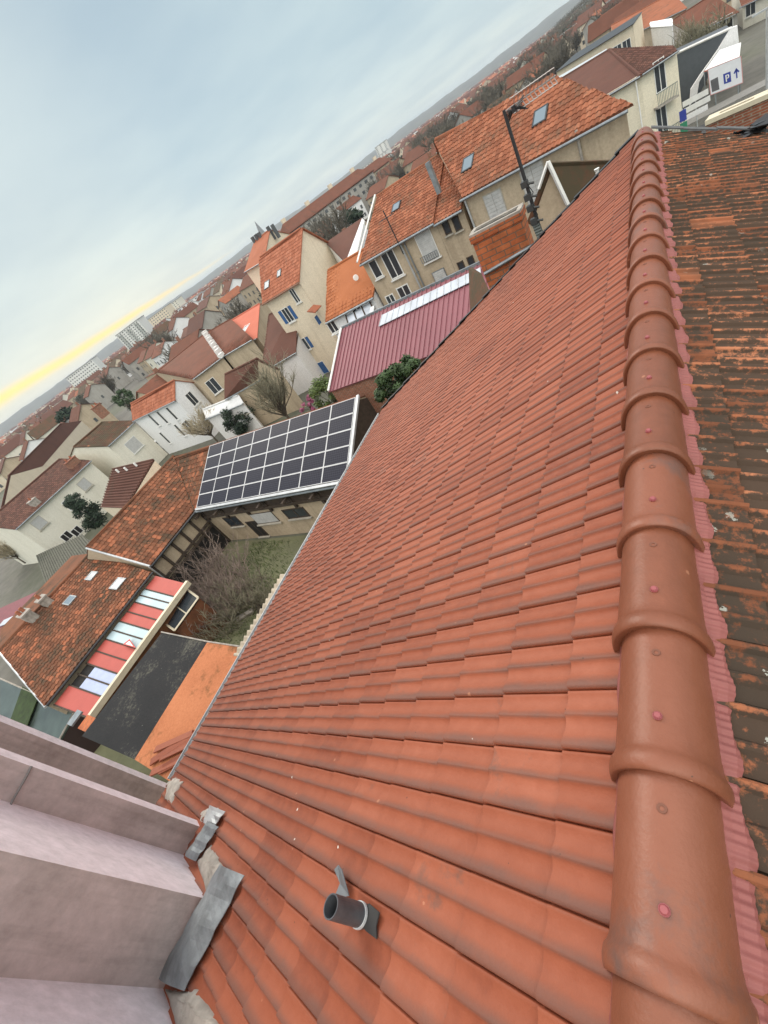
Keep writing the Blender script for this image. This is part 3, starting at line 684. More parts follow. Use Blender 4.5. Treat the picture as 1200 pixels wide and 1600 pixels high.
for i in range(8):
    for j in range(5):
        c = o0+ux*WX*(i+.5)/8+up*HY*(j+.5)/5; pw, ph = WX/8-.012, HY/5-.012
        mb = MB()
        for sg in (-1, 1): mb.box(c+ux*sg*(pw/2-.014), (.028, ph, .05), R); mb.box(c+up*sg*(ph/2-.014), (pw-.058, .028, .05), R)
        f = mb.build('panel_frame', plain('panel frame grey', (.56, .57, .58), .5), pa)
        mb = MB(); mb.box(c, (pw-.055, ph-.055, .036), R); mb.build('cell_sheet', pm, f)
mb = MB(); mb.box(o0+ux*(WX+.10)+up*HY/2-nrm*.05, (.16, HY+.2, .12), R); mb.box(o0+ux*WX/2-up*.1-nrm*.05, (WX+.3, .14, .1), R); mb.box(o0-ux*.04+up*HY/2-nrm*.04, (.05, HY, .08), R); mb.build('mounting_rail', ZINCL, pa)

# ---- lower wing C with skylights and the striped veranda
wc = house('low_wing_house', 'low house with spotted brown tiles, small skylights and ridge chimneys above the striped veranda', V(-26.3, 7.45, -9.6), V(-26.3, -.3, -9.6), V(-34.2, 8.4, -8.55), V(-34.4, 1.1, -8.55), W_BEIGE, T_BC, relief=True, over=.3, endover=0., du=.25, dv=.34, trim=DARKM)
for (px, py, ww, hh) in ((143, 900, .6, .7), (184, 912, .75, .8), (109, 938, .6, .75)): skylight(wc.roof, wc.P0, wc.n, wc.up, px, py, ww, hh, ZINC)
chimney(wc, 76, 943, wd=.5, dp=.7, ht=.5, mat=CONC, pots=1); chimney(wc, 52, 967, wd=.55, dp=1.0, ht=.6, mat=CONC, pots=2)
mb = MB(); mb.tube([wc.B+V(.35, -.06, -.1), wc.R1+V(0, -.06, 0)], .07, 8); mb.build('gutter', ZINCL, wc.e)
vr = thing('striped_veranda', (-24.5, 3.5, GZ), 'lean-to veranda roof of alternating red sheets and pale blue translucent sheets', 'veranda')
a0, a1, b0, b1 = V(-26.0, 7.42, -9.95), V(-26.0, -.15, -9.95), V(-22.75, 7.1, -10.25), V(-22.75, -.05, -10.25)
REDS = plain('red roof sheet', (.40, .080, .062), .7, var=.08, scale=1.5)
CLR = plain('pale blue polycarbonate', (.40, .52, .56), .5, var=.15, scale=.8); LAV = plain('lavender polycarbonate', (.36, .42, .60), .5, var=.1)
seg = [('r', .125), ('c', .055), ('c', .06), ('r', .08), ('r', .08), ('c', .07), ('c', .07), ('r', .09), ('r', .09), ('l', .075), ('l', .075), ('r', .13)]
s = 0
for k, (kk, wd) in enumerate(seg):
    e_ = s+wd; f = .004
    P = [a0+(a1-a0)*(s+f), a0+(a1-a0)*(e_-f), b0+(b1-b0)*(e_-f), b0+(b1-b0)*(s+f)]
    if kk == 'l':
        mb = MB(); Q = [P[0], P[1], P[1]+(P[2]-P[1])*.3, P[0]+(P[3]-P[0])*.3]; mb.slab([q-V(0, 0, .06) for q in Q], .02, n=V(0, 0, 1)); mb.build('roof_sheet', DARKV, vr)
        P[0] = P[0]+(P[3]-P[0])*.3; P[1] = P[1]+(P[2]-P[1])*.3
    mb = MB(); mb.slab(P, .03, n=V(0, 0, 1)); mb.build('roof_sheet', {'r': REDS, 'c': CLR, 'l': LAV}[kk], vr)
    mb = MB(); q0, q1 = a0+(a1-a0)*e_, b0+(b1-b0)*e_; mb.slab([q0+V(0, -.035, .03), q0+V(0, .035, .03), q1+V(0, .035, .03), q1+V(0, -.035, .03)], .08, n=V(0, 0, 1)); mb.build('rafter', WOODD, vr)
    s = e_
mb = MB(); mb.hexa([b0+V(-.02, .1, -.22), b0+V(.2, .1, -.22), b1+V(.2, -.1, -.22), b1+V(-.02, -.1, -.22), b0+V(-.02, .1, .06), b0+V(.2, .1, .06), b1+V(.2, -.1, .06), b1+V(-.02, -.1, .06)]); mb.build('edge_beam', CREAMP, vr)
mb = MB(); mb.box((-22.95, 3.5, (-10.5+GZ)/2), (.12, 7.0, -10.5-GZ)); mb.build('board_wall', WOODB, vr)
mb = MB()
for k in range(2): mb.box((-22.87, 2.55+.45*k, -11.2), (.03, .16, .16))
mb.build('wall_lamp', plain('pale lamp cover', (.75, .62, .40), .4), vr)
bx = thing('glazed_porch', (-24, 7, GZ), 'small glazed porch box with two dark panes and cream frame beyond the veranda', 'porch')
q = [at(287, 917, -10.6), at(310, 934, -10.7), at(273, 985, -10.9), at(251, 970, -10.8)]
mb = MB(); mb.slab([p-V(0, 0, .03) for p in q], .03, n=V(0, 0, 1)); mb.build('pane', GLASS, bx)
mb = MB()
for i in range(4): mb.tube([q[i], q[(i+1) % 4]], .055, 4)
mb.tube([(q[0]+q[3])/2, (q[1]+q[2])/2], .03, 4); mb.build('frame', CREAMP, bx)
mb = MB(); mb.hexa([V(*(p[:2]), GZ) for p in q]+[p-V(0, 0, .12) for p in q]); mb.build('brick_base', plain('rust brown base', (.16, .06, .025), .9, var=.4, scale=2), bx)
# triangular warning sheet drawn on the clear panel
sg = thing('warning_sign', at(204, 1006, -10.1), 'white triangular warning sign with red border lying on the pale blue veranda sheet', 'sign')
T = [at(193, 1007, -10.03), at(213, 1013, -10.05), at(203, 999, -10.03)]
mb = MB(); mb.slab([p+V(0, 0, .03) for p in T], .02, n=V(0, 0, 1)); mb.build('border', plain('sign red', (.5, .06, .05), .5), sg)
cT = sum(T)/3; mb = MB(); mb.slab([cT+(p-cT)*.6+V(0, 0, .036) for p in T], .02, n=V(0, 0, 1)); mb.build('panel', WHITE, sg)
# ---- flat roof, black felt and orange half
BITM = tilemat('black roofing felt', [(.3, (.022, .023, .024)), (.5, (.032, .032, .033)), (.7, (.055, .055, .055))], moss=(.13, .125, .10), mossamt=.47, lichen=.35, rough=.9, mscale=.5, lscale=5.)
ORG = tilemat('orange mossy sheet', [(.3, (.36, .13, .06)), (.5, (.47, .18, .085)), (.7, (.53, .24, .12))], moss=(.13, .07, .03), mossamt=.50, rough=.85, mscale=.35, fine=.4)
fr = thing('flat_roof_shed', (-14, 1.7, GZ), 'flat roofed annexe, half black speckled felt and half stained orange', 'shed')
zf = -9.0
q = [at(253, 988, zf), at(325, 1003, zf), at(211, 1187, zf), at(128, 1150, zf)]
mb = MB(); mb.slab(q, .12, n=V(0, 0, 1)); fb = mb.build('felt_roof', BITM, fr)
q2 = [q[1]+V(.0, 0, .02), V(-6.9, 3.55, zf+.02), V(-6.9, -.75, zf+.02), q[2]+V(0, 0, .02)]
mb = MB(); mb.slab(q2, .13, n=V(0, 0, 1)); mb.build('orange_roof', ORG, fr)
mb = MB()
for k in range(4): a = q[k]; bb = q[(k+1) % 4]; mb.poly([(*(a[:2]), GZ), (*(bb[:2]), GZ), (*(bb[:2]), zf-.1), (*(a[:2]), zf-.1)])
a, bb = q2[0], q2[1]; mb.poly([(a[0], a[1]-.02, GZ), (bb[0], bb[1]-.02, GZ), (bb[0], bb[1]-.02, zf-.1), (a[0], a[1]-.02, zf-.1)])
mb.build('wall', WOODB, fr)
mb = MB(); mb.tube([q[0]+V(0, 0, .03), q[1]+V(0, 0, .03), q2[1]+V(0, 0, .03)], .03, 6); mb.build('edge_trim', CONC, fr)
mb = MB()
for k in range(7):   # heap of broken tiles at the near corner
    c = at(272+rs.uniform(-22, 16), 1178+rs.uniform(-22, 24), zf+.1); an = rs.uniform(.5, .9); R_ = np.array(Matrix.Rotation(an, 3, 'Z') @ Matrix.Rotation(rs.uniform(-.25, .25), 3, 'X')); mb.box(c, (1.5, .22, .05), R_, r=rs.random())
tag(mb.build('tile_heap', T_NEW), 'heap of long reddish offcuts dumped on the orange flat roof', 'debris')
ck = thing('orange_chimney_stub', at(150, 1135, -9.6), 'low orange brick stub with grey cap at the black flat roof corner', 'chimney')
a, bb = at(122, 1124, -9.6), at(165, 1143, -9.6); mb = MB(); R_ = np.array([unit(V(*(bb-a)[:2], 0)), np.cross(V(0, 0, 1), unit(V(*(bb-a)[:2], 0))), V(0, 0, 1)]).T
mb.box((a+bb)/2-V(0, 0, 1.6), (1.3, .55, 3.4), R_); mb.build('stack', BRICK, ck); mb = MB(); mb.box(bb+V(.1, 0, .16), (.5, .6, .12), R_); mb.box(a+V(0, 0, .14), (.5, .6, .08), R_); mb.build('cap', ZINC, ck)
# low greenish roof at the lower left
lw = thing('mossy_lean_to', (-30, -3, GZ), 'dark grey green glazed lean-to roof with a mossy gutter strip at the left edge', 'lean-to')
GG = plain('dirty glazing', (.055, .075, .065), .3, var=.5, scale=.8); 
q = [at(0, 1060, -10.8), at(118, 1112, -10.8), at(92, 1160, -11.2), at(0, 1128, -11.2)]
mb = MB(); mb.slab(q, .08, n=V(0, 0, 1)); mb.build('glazing', GG, lw)
q_ = [at(36, 1073, -10.75), at(62, 1086, -10.75), at(40, 1143, -11.1), at(14, 1135, -11.1)]; mb = MB(); mb.slab([p+V(0, 0, .05) for p in q_], .05, n=V(0, 0, 1)); mb.build('moss_strip', plain('moss', (.028, .05, .012), .95, var=.5), lw)
mb = MB(); mb.hexa([V(*(p[:2]), GZ) for p in q]+[p-V(0, 0, .1) for p in q]); mb.build('wall', plain('dark brown wall', (.03, .015, .012), .9), lw)  # near-black brown wall below the glazing
mb = MB(); mb.tube([q[0]+V(0, 0, .05), q[1]+V(0, 0, .05), q[2]+V(0, 0, .05)], .05, 5); mb.build('edge_trim', CONC, lw)
# cream corrugated roof under our eave
mb = MB(); rows = []
for i in range(160):
    yy = 2.35+2.5*i/159; rows.append([mb.vert((x_, yy, -6.55+.06*math.sin(i*.62)-(x_+9)*-.0)) for x_ in (-9.75+.05*math.sin(i*.62*1.), -7.0)])
for a, bb in zip(rows[:-1], rows[1:]): mb.f.append([a[0], a[1], bb[1], bb[0]]); mb.m.append(0)
cm = tag(mb.build('corrugated_canopy', plain('cream corrugated sheet', (.50, .43, .33), .9, var=.3, scale=4), smooth=True), 'strip of weathered cream corrugated sheet jutting out below the new roof eave', 'canopy')
md = cm.modifiers.new('s', 'SOLIDIFY'); md.thickness = .03

# ---- magenta metal roof workshop
mg = house('magenta_roof_workshop', 'workshop with a ribbed magenta metal roof and a band of clear sheeting', V(-15.2, 17.1, -7), V(-5.0, 17.1, -7), V(-15.2, 20.8, -5.5), V(-5.0, 20.8, -5.5), BRICKW, plain('magenta metal sheet', (.22, .075, .09), .6, var=.10, scale=.6), mono=True, over=.15, endover=.05, gutter=False, ridgecap=False)
mb = MB(); R_ = np.array([mg.u, mg.up, mg.n]).T; LS = np.linalg.norm(mg.R0-mg.A)+.15
for k in range(40):
    c = mg.A+mg.u*(10.2*k/39)+mg.up*(LS/2-.12)+mg.n*.02
    mb.box(c, (.035, LS, .05), R_)
mb.build('rib', mg.roof.data.materials[0], mg.roof)
cl = [onplane(*p, mg.P0+mg.n*.07, mg.n) for p in ((592, 510), (749, 420), (751, 441), (593, 487))]
cl = [onplane(*p, mg.P0+mg.n*.09, mg.n) for p in ((592, 510), (752, 432), (750, 418), (597, 492))]
CLS = plain('clear ribbed sheet', (.46, .50, .56), .55, var=.2, scale=1.2)
mb = MB(); mb.slab(cl, .03, n=mg.n); mb.build('clear_sheet', CLS, mg.roof)
mb = MB()
for k in range(16): a = cl[0]+(cl[1]-cl[0])*k/15; bb = cl[3]+(cl[2]-cl[3])*k/15; mb.tube([a+mg.n*.01, bb+mg.n*.01], .02, 4)
mb.build('rib', ZINCL, mg.roof)
mb = MB(); mb.tube([mg.A+mg.n*.09-mg.up*.15, mg.R0+mg.n*.09], .06, 5); mb.build('edge_trim', WHITE, mg.roof)
mb = MB(); mb.box((mg.R0+mg.R1)/2+V(0, .08, .05), (10.3, .12, .14)); mb.build('ridge_flashing', ZINC, mg.roof)

# ---- house D: cream with blue shutters
zd = -4.0
A, B = at(409, 472, zd), at(468, 434, zd)
B[1] = A[1] = 36.3
zap = -.6
R1 = onx(470, 357, B[0]); R0 = V(A[0]-1.2, R1[1], R1[2])
hD = house('blue_shutter_house', 'tall cream house with open blue shutters, orange roof and a blank gable', A, B, R0, R1, W_CREAM, T_D, relief=True, over=.35, endover=.25, du=.28, dv=.40, back=.75, trim=BRICKW)
for (px, py, ww, hh, st) in ((461, 462, .55, 1.25, 'plain'), (450, 492, .8, 1.35, 'blue'), (476, 538, .8, 1.2, 'blue')): hD.front.window(px, py, ww, hh, st)
f = hD.front.window(505, 574, .8, 1.3, 'plain', sill=True)
mb = MB()
for k in range(9): hD.front.box(mb, hD.front.pt(505, 574)+V(0, 0, -.65+.144*(k+.5)), .8, .13, .03, .03)
mb.build('shutter', BLUE, f)
skylight(hD.roof, hD.P0, hD.n, hD.up, 436, 427, .5, .7); skylight(hD.roof, hD.P0, hD.n, hD.up, 417, 445, .7, .8)
cpt = hD.front.pt(492, 488); 
mb = MB(); R_ = np.array([hD.u, hD.inn, V(0, 0, 1)]).T
cc = onx(489, 488, B[0])
mb.slab([cc+V(0, -.7, .45), cc+V(.75, -.7, .05), cc+V(.75, .7, .05), cc+V(0, .7, .45)], .08); mb.build('porch_roof', T_D, hD.e)
mb = MB(); hD.right.box(mb, cc+V(0, 0, -.8), .5, .8, .004, .03); mb.build('window', BLUE, hD.e)
# behind D: wide orange roof with grey side slope and pots
hD2 = house('orange_roof_block', 'house with wide orange roof and a row of dark chimney pots against the sky', ony(383, 422, 52), ony(412, 405, 52), ony(397, 379, 57), ony(421, 359, 57), W_CREAM, T_D, hip=False, relief=False, over=.3)
for px, py in ((397, 371), (402, 367), (407, 364), (421, 355), (428, 352)):
    mb = MB(); q = ony(px, py+5, 57); mb.tube([q-V(0, 0, 1.2), q+V(0, 0, .5)], [.26, .26], 8); mb.build('chimney_pot', plain('dark pot', (.08, .085, .09), .8), hD2.roof)

# ---- house E: bright orange roof between D and F
hE = house('bright_orange_house', 'small house with vivid orange tiles, flue and dish between the cream and the beige buildings', V(-20.0, 26.4, -6), V(-16.2, 26.9, -6), V(-21.6, 32.0, -4.1), V(-16.4, 32.0, -4.1), W_WHITE, T_E, relief=True, over=.2, du=.3, dv=.4, mono=True)
mb = MB(); c = onplane(582, 492, hE.P0+hE.n*.2, hE.n); mb.box(c, (.3, 1.3, .25), np.array([hE.u, hE.up, hE.n]).T); mb.build('flue_box', ZINCL, hE.roof)
mb = MB(); c = at(556, 434, -4.9); mb.tube([c, c+unit(-c)*.05], [.20, .18], 16); mb.build('dish', WHITE, hE.roof)
for k, (px, py) in enumerate(((560, 487), (520, 510))): hE.front.window(px, py, .6, .8, 'plain')
mb = MB(); q = [at(525, 522, -7.5), at(545, 512, -7.5), at(545, 496, -7.0), at(527, 503, -7.0)]; mb.slab(q, .08); mb.build('porch_roof', T_E, hE.e)
vd = thing('white_glazed_veranda', at(575, 500, GZ), 'white glazed veranda squeezed behind the magenta roof', 'veranda'); vd.location.z = GZ
q = [at(547, 515, -6.9), at(588, 493, -6.9), at(578, 472, -6.3), at(540, 492, -6.3)]
mb = MB(); mb.slab(q, .05, n=V(0, 0, 1)); mb.build('glazing', CLS, vd); mb = MB(); mb.hexa([V(*(p[:2]), GZ) for p in q]+[p-V(0, 0, .08) for p in q]); mb.build('wall', W_WHITE, vd)
mb = MB()
for k in range(4): a = q[0]+(q[1]-q[0])*k/3; bb = q[3]+(q[2]-q[3])*k/3; mb.tube([a+V(0, 0, .04), bb+V(0, 0, .04)], .05, 4)
mb.build('frame', WOODD, vd)
# ---- long beige building F (three pieces of one terrace, each a house)
A, B = at(563, 409, -4), at(676, 345, -4); B[1] = A[1] = 27.5
R0, R1 = at(568, 343, -2.05), at(668, 276, -2.05)
hF = house('beige_terrace_house', 'long beige terrace house with orange tiles, narrow pale framed windows and a white gable strip', A, B, V(A[0]+.0, 33.5, -1.9), V(B[0], 33.5, -1.9), W_BEIGE, T_F, relief=True, over=.3, endover=0.02, du=.21, dv=.30)
for (px, py, ww, hh, st) in ((587, 420, .5, 1.0, 'plain'), (613, 413, .85, 1.5, 'plain'), (612, 470, .55, .75, 'plain'), (633, 458, .8, .9, 'plain')): hF.front.window(px, py, ww, hh, st)
hF.front.pipe(624, 376, -12, .06); hF.front.pipe(630, 374, -12, .045, ZINC)
mb = MB(); mb.tube([hF.A+V(-.1, -.3, .1), hF.R0+V(-.1, 0, .15)], .07, 4); mb.build('verge_board', WHITE, hF.roof)
skylight(hF.roof, hF.P0, hF.n, hF.up, 619, 323, .55, .75)
A2, B2 = B+V(.02, -.02, -.1), at(721, 322, -4.1); B2[1] = A2[1]
hF2 = house('narrow_beige_house', 'narrow beige house with closed white shutters and small paired windows beside the drainpipe', A2, B2, V(A2[0], 33.5, -1.95), V(B2[0], 33.5, -1.95), W_BEIGE, T_F, relief=True, over=.3, endover=0.02, du=.21, dv=.30)
f = hF2.front.window(667, 383, .95, 1.55, 'solid'); mb = MB(); c = hF2.front.pt(672, 400)
for k in range(9): hF2.front.box(mb, c+hF2.u*(-.55+.1375*k), .03, .35, .15, .03)
for zz in (-.17, .17): hF2.front.box(mb, c+V(0, 0, zz), 1.15, .03, .15, .03)
mb.build('railing', ZINC, f)
hF2.front.window(688, 432, .75, .7, 'solid', frame=ZINC)
for (px, py) in ((698, 355), (714, 349), (722, 418), (737, 410)): hF2.front.window(px, py, .30, .62, 'plain', frame=WOODD)
# tall right-hand piece with the hipped roof
A, B = at(723, 303, -3.6), at(977, 163, -3.6); 
R0, R1 = at(679, 218, -1.15), at(851, 131, -1.7); R0 = V(-10.6, 32.2, -1.10); R1 = V(-3.9, 30.4, -1.75)
hG = house('tall_beige_house', 'tall beige house with weathered closed shutters under a broad orange roof with bright skylights', A, B, R0, R1, W_BEIGE, T_F, relief=True, over=.3, hip=False, du=.21, dv=.30)
for (px, py, ww, hh, st) in ((774, 320, .95, 1.15, 'closed'), (838, 293, 1.1, 1.9, 'closed'), (853, 356, .9, 1.0, 'closed')): hG.front.window(px, py, ww, hh, st)
hG.front.pipe(900.8, 202.5, -9, .06, CONC); hG.front.pipe(722+3, 306, -12, .055)
for (px, py) in ((731, 255), (844, 181)): skylight(hG.roof, hG.P0, hG.n, hG.up, px, py, .62, .85)
mb = MB(); c = onplane(681, 287, hG.P0, hG.n); mb.box(c+V(0, 0, .3), (.25, .3, 1.6)); mb.build('chimney', ZINC, hG.roof)
# cables / small aerial poles on the terrace roof
ap = thing('roof_aerial', hF.A, 'thin dark aerial mast rising in front of the beige terrace roof', 'aerial'); mb = MB()
c = hF.front.pt(626, 378)+V(0, -.35, 0); mb.tube([c+V(0, 0, -.6), c+V(0, 0, 1.9)], .035, 5); mb.tube([c+V(-.5, 0, 1.5), c+V(.5, 0, 1.5)], .02, 4)
for k in range(5): mb.tube([c+V(-.4+.2*k, -.25, 1.5), c+V(-.4+.2*k, .25, 1.5)], .012, 4)
mb.build('mast', DARKM, ap)
# brown roof + white gable between D and F
hP = thing('brown_infill_house', (-18, 40, GZ), 'steep dark brown roof and white gable wedged between cream gable and orange terrace', 'house')
q = [ony(510, 380, 44), ony(566, 342, 44), ony(541, 412, 37.5)]; mb = MB(); mb.slab(q, .1); mb.build('roof', T_BR, hP)
g_ = [ony(567, 342, 43.9), ony(571, 346, 36), ony(556, 410, 36), ony(541, 412, 37.4)]; mb = MB(); mb.slab(g_, .1); k = [V(*p[:2], GZ) for p in q]
mb.poly([k[0], k[1], q[1]-V(0, 0, .1), q[0]-V(0, 0, .1)]); mb.poly([k[1], k[2], q[2]-V(0, 0, .1), q[1]-V(0, 0, .1)]); mb.poly([k[2], k[0], q[0]-V(0, 0, .1), q[2]-V(0, 0, .1)]); mb.build('wall', W_WHITE, hP)

# ---- G: cream apartment house top right with balconies
C_, Lp, Rp = at(1000, 116, -6.5), at(960, 140, -6.5), at(1057, 78, -6.5)
R0, R1 = at(952, 78, -4.62), at(1051, 76, -6.45)
WPC = stucco('pale cream render', (.76, .70, .56), (.5, .44, .33), .25)
hA = house('cream_apartment_house', 'cream apartment house with maroon hipped roof and balconies at the top right', C_, Rp, R0, R1, WPC, T_BR, relief=True, over=.35, du=.28, dv=.36, cat='apartment house', endover=0., ridgecap=False)
Lf = Lp+(Lp-C_)*2.2; mb = MB(); n_ = unit(np.cross(C_-Lf, R0-C_)); n_ = n_ if n_[2] > 0 else -n_
R2 = at(866, 130, -4.6); e0 = V(0, -.35, -.12); mb.slab([Lf+e0, C_+e0, R0, R2], .1, n=n_); hA_l = mb.build('roof', T_BR, hA.e)
mb = MB(); mb.poly([V(*Lf[:2], GZ), V(*C_[:2], GZ), C_, Lf]); mb.poly([V(*Lf[:2], GZ), V(*R2[:2], GZ), R2-V(0, 0, .1), Lf]); mb.build('wall', WPC, hA.e)
mb = MB(); mb.tube([R0, C_+e0+V(0, 0, .05)], .14, 6); mb.tube([R0, R2], .14, 6); mb.tube([R0, R1], .12, 6); mb.build('ridge_capping', T_BR, hA_l)
mb = MB(); mb.tube([Lf+e0, C_+e0], .08, 6); mb.build('gutter', ZINC, hA.e)
for (px, py) in ((1031, 118), (1034, 188)):
    f = hA.front.window(px, py, .8, 2.1, 'plain', sill=False)
for (px, py) in ((1036, 149), (1043, 207)):
    c = hA.front.pt(px, py); mb = MB(); hA.front.box(mb, c-V(0, 0, .55), 1.7, .12, 0.003, .8); o = mb.build('balcony', CONC, hA.e)
    mb = MB()
    for k in range(14): hA.front.box(mb, c+hA.u*(-.8+1.6*k/13), .03, .95, .76, .03)
    hA.front.box(mb, c+V(0, 0, .45), 1.7, .05, .75, .05); mb.build('railing', plain('green grey rail', (.13, .17, .15), .6), o)
hA.front.pipe(992, 122, -13, .05, WHITE)

# ---- H white house
A, B = at(213, 650, -7), at(267, 628, -7); B[1] = A[1] = (A[1]+B[1])/2
R1 = onx(272, 594, B[0]+.0); R0 = V(A[0]-.5, R1[1], R1[2])
hH = house('white_house', 'bright white house with a small red roof and narrow tall windows behind the bare shrubs', A, B, R0, R1, W_WHITE, T_D, relief=True, over=.25, back=1., du=.3, dv=.4)
for (px, py) in ((240, 656), (254, 652), (269, 646), (258, 684), (281, 672)): hH.front.window(px, py, .45, 1.7, 'plain')
hH.right.window(300, 623, .9, 1.5, 'plain'); hH.right.window(295, 668, .8, 1.6, 'plain')
# ---- I ivory house
A, B = at(163, 698, -7.3), at(213, 656, -7.3); A[0] = B[0] = (A[0]+B[0])/2
R0 = V(A[0]-5.5, A[1]-.6, -5.6); R1 = V(B[0]-5.5, B[1]-.4, -5.6)
hI = house('ivory_house', 'ivory house with a dark mossy roof and one shuttered window', A, B, R0, R1, W_IVORY, T_BM, relief=True, over=.3, du=.3, dv=.4)
hI.front.window(209, 695, 1.7, 1.5, 'solid'); chimney(hI, 160, 645, wd=1.2, dp=.7, ht=1.1)
# ---- J ivory long house lower left
A, B = at(22, 826, -7.5), at(140, 720, -7.5); A[0] = B[0] = (A[0]+B[0])/2; 
R0 = V(A[0]-6.5, A[1]-.2, -5.9); R1 = V(B[0]-6.5, B[1]+.3, -5.9)
hJ = house('ivory_long_house', 'long ivory house with rust brown roof, closed grey shutters and an open garage below', A, B, R0, R1, W_IVORY, T_BR, relief=True, over=.3, du=.3, dv=.4)
for (px, py, st) in ((61, 817, 'closed'), (109, 786, 'plain'), (132, 757, 'closed')): hJ.front.window(px, py, 1.15, 1.15, st)
for (px, py) in ((104, 838), (120, 830), (150, 815)): hJ.front.window(px, py, 1.0, .9, 'open', sill=False)
chimney(hJ, 118, 727, wd=1.4, dp=.8, ht=.8); chimney(hJ, 57, 788, wd=.8, dp=1.0, ht=.6, mat=CONC, pots=1)
# ---- K small brown hipless roof
q = [at(158, 792, -9.2), at(196, 793, -9.2), at(240, 718, -7.6), at(176, 733, -7.6)]
kx = thing('small_brown_roof_house', (q[0]+q[2])/2, 'small outhouse with ribbed red brown roof and white roof vents behind the mossy barn', 'outhouse'); kx.location.z = GZ
mb = MB(); nK = unit(np.cross(q[1]-q[0], q[3]-q[0])); mb.slab(q, .1, n=nK)
for k in range(16):
    a = q[0]+(q[3]-q[0])*k/15; bb = q[1]+(q[2]-q[1])*k/15; mb.tube([a+nK*.04, bb+nK*.04], .07, 5)
rf = mb.build('roof', T_BR, kx)
for px, py in ((186, 738), (199, 735), (214, 728)):
    mb = MB(); c = at(px, py, -7.62); mb.tube([c, c+V(0, 0, .35)], .1, 8); mb.build('roof_vent', WHITE, rf)
mb = MB(); mb.hexa([V(*(p[:2]), GZ) for p in q]+[p-V(0, 0, .15) for p in q]); mb.build('wall', W_CREAM, kx)
# ---- L long brown roofs at far left
hL = house('long_brown_roof_hall', 'big hall with a long dark brown roof over an ochre wall', at(0, 800, -7.0), at(92, 695, -7.0), at(0, 800, -7.0)+V(-6, 6, 2.3), at(92, 695, -7.0)+V(-6, 6, 2.3), W_CREAM, T_BR, relief=True, over=.4, cat='hall', du=.35, dv=.45); print('HALL', hL.A, hL.B, hL.R0, hL.R1, 'hAP', hA.A, hA.B, hA.R1)
# maroon metal roof beyond wing C
q = [at(0, 1000, -10.0), at(95, 905, -10.0), at(85, 912, -9.4)+V(-9, 1, 0), at(0, 948, -9.4)]
mr = thing('maroon_metal_roof_shed', (-45, 5, GZ), 'maroon metal roofed shed with two pale rooflights beyond the spotted ridge', 'shed')
q = [at(0, 1012, -10.6), at(105, 890, -10.6), at(84, 912, -10.2), at(0, 950, -10.2)]
q = [at(-10, 1020, -10.6), at(92, 930, -10.6), at(88, 910, -10.3), at(-10, 955, -10.3)]
mb = MB(); mb.slab(q, .1, n=V(0, 0, 1)); mb.build('roof', plain('maroon sheet', (.17, .035, .045), .6, var=.2), mr)
mb = MB(); mb.hexa([V(*(p[:2]), GZ) for p in q]+[p-V(0, 0, .15) for p in q]); mb.build('wall', W_GREY, mr)
for (a, bb) in (((2, 975), (32, 962)), ((2, 995), (32, 980))):
    mb = MB(); c0, c1 = at(*a, -10.42), at(*bb, -10.38); d_ = unit(c1-c0); s_ = np.cross(V(0, 0, 1), d_)*.35; mb.slab([c0-s_+V(0, 0, .06), c1-s_+V(0, 0, .06), c1+s_+V(0, 0, .06), c0+s_+V(0, 0, .06)], .04, n=V(0, 0, 1)); mb.build('rooflight', CLS, mr)
# grey corrugated shed in front of J
q = [at(60, 895, -11.2), at(150, 880, -11.2), at(128, 832, -10.6), at(62, 858, -10.6)]
q = [at(78, 925, -11.0), at(150, 862, -10.6), at(128, 836, -10.6), at(58, 868, -11.0)]
gs = thing('grey_corrugated_shed', (q[0]+q[2])/2, 'grey mossy corrugated shed roof between the ivory long house and the spotted roof', 'shed'); gs.location.z = GZ
mb = MB(); nK = unit(np.cross(q[1]-q[0], q[3]-q[0])); nK = nK if nK[2] > 0 else -nK; mb.slab(q, .08, n=nK)
for k in range(22): a = q[0]+(q[1]-q[0])*k/21; bb = q[3]+(q[2]-q[3])*k/21; mb.tube([a+nK*.02, bb+nK*.02], .09, 5)
mb.build('roof', plain('mossy fibre cement', (.11, .11, .085), .95, var=.4), gs)
mb = MB(); mb.hexa([V(*(p[:2]), GZ) for p in q]+[p-V(0, 0, .15) for p in q]); mb.build('wall', W_GREY, gs)

# ---- M, N, P: brownish cluster
A, B = at(302, 591, -6.6), at(347, 557, -6.6); d_ = B-A
R0, R1 = at(262, 568, -5.0), at(322, 521, -5.0)
hM = house('tan_house', 'tan house with rusty brown roof split by a white zigzag parapet', A, B, at(246, 581, -5.5), at(321, 521, -5.0), W_TAN, T_MR, relief=True, over=.25)
hM.front.window(334, 603, 1.1, 1.6, 'plain'); skylight(hM.roof, hM.P0, hM.n, hM.up, 303, 567, 1.0, 1.1, WHITE)
hM2 = house('tan_row_house', 'tan row house with rusty brown roof, right of the white zigzag parapet', at(349, 555, -6.6), at(352, 553, -6.6)+V(4.5, .5, 0), at(324, 520, -5.0), at(360, 499, -5.0), W_TAN, T_MR, relief=True, over=.25)
hM2.front.window(357, 585, .8, 1.8, 'plain')
mb = MB()
for k in range(9):
    a = hM.B+(hM.R1-hM.B)*(k/8); mb.box(a+V(0, 0, .15+.1*(k % 2)), (.5, .7, .5))
mb.build('parapet', WHITE, hM.roof)
A, B = at(356, 548, -7), at(401, 526, -7)
hN = house('red_roof_house', 'beige house with a plain salmon red roof and one large skylight', A, B, at(363, 500, -5.3), at(405, 475, -5.2), W_TAN, T_RED, relief=False, over=.3)
skylight(hN.roof, hN.P0, hN.n, hN.up, 383, 514, 1.1, 1.4, WHITE)
A, B = at(410, 579, -9), at(461, 549, -9)
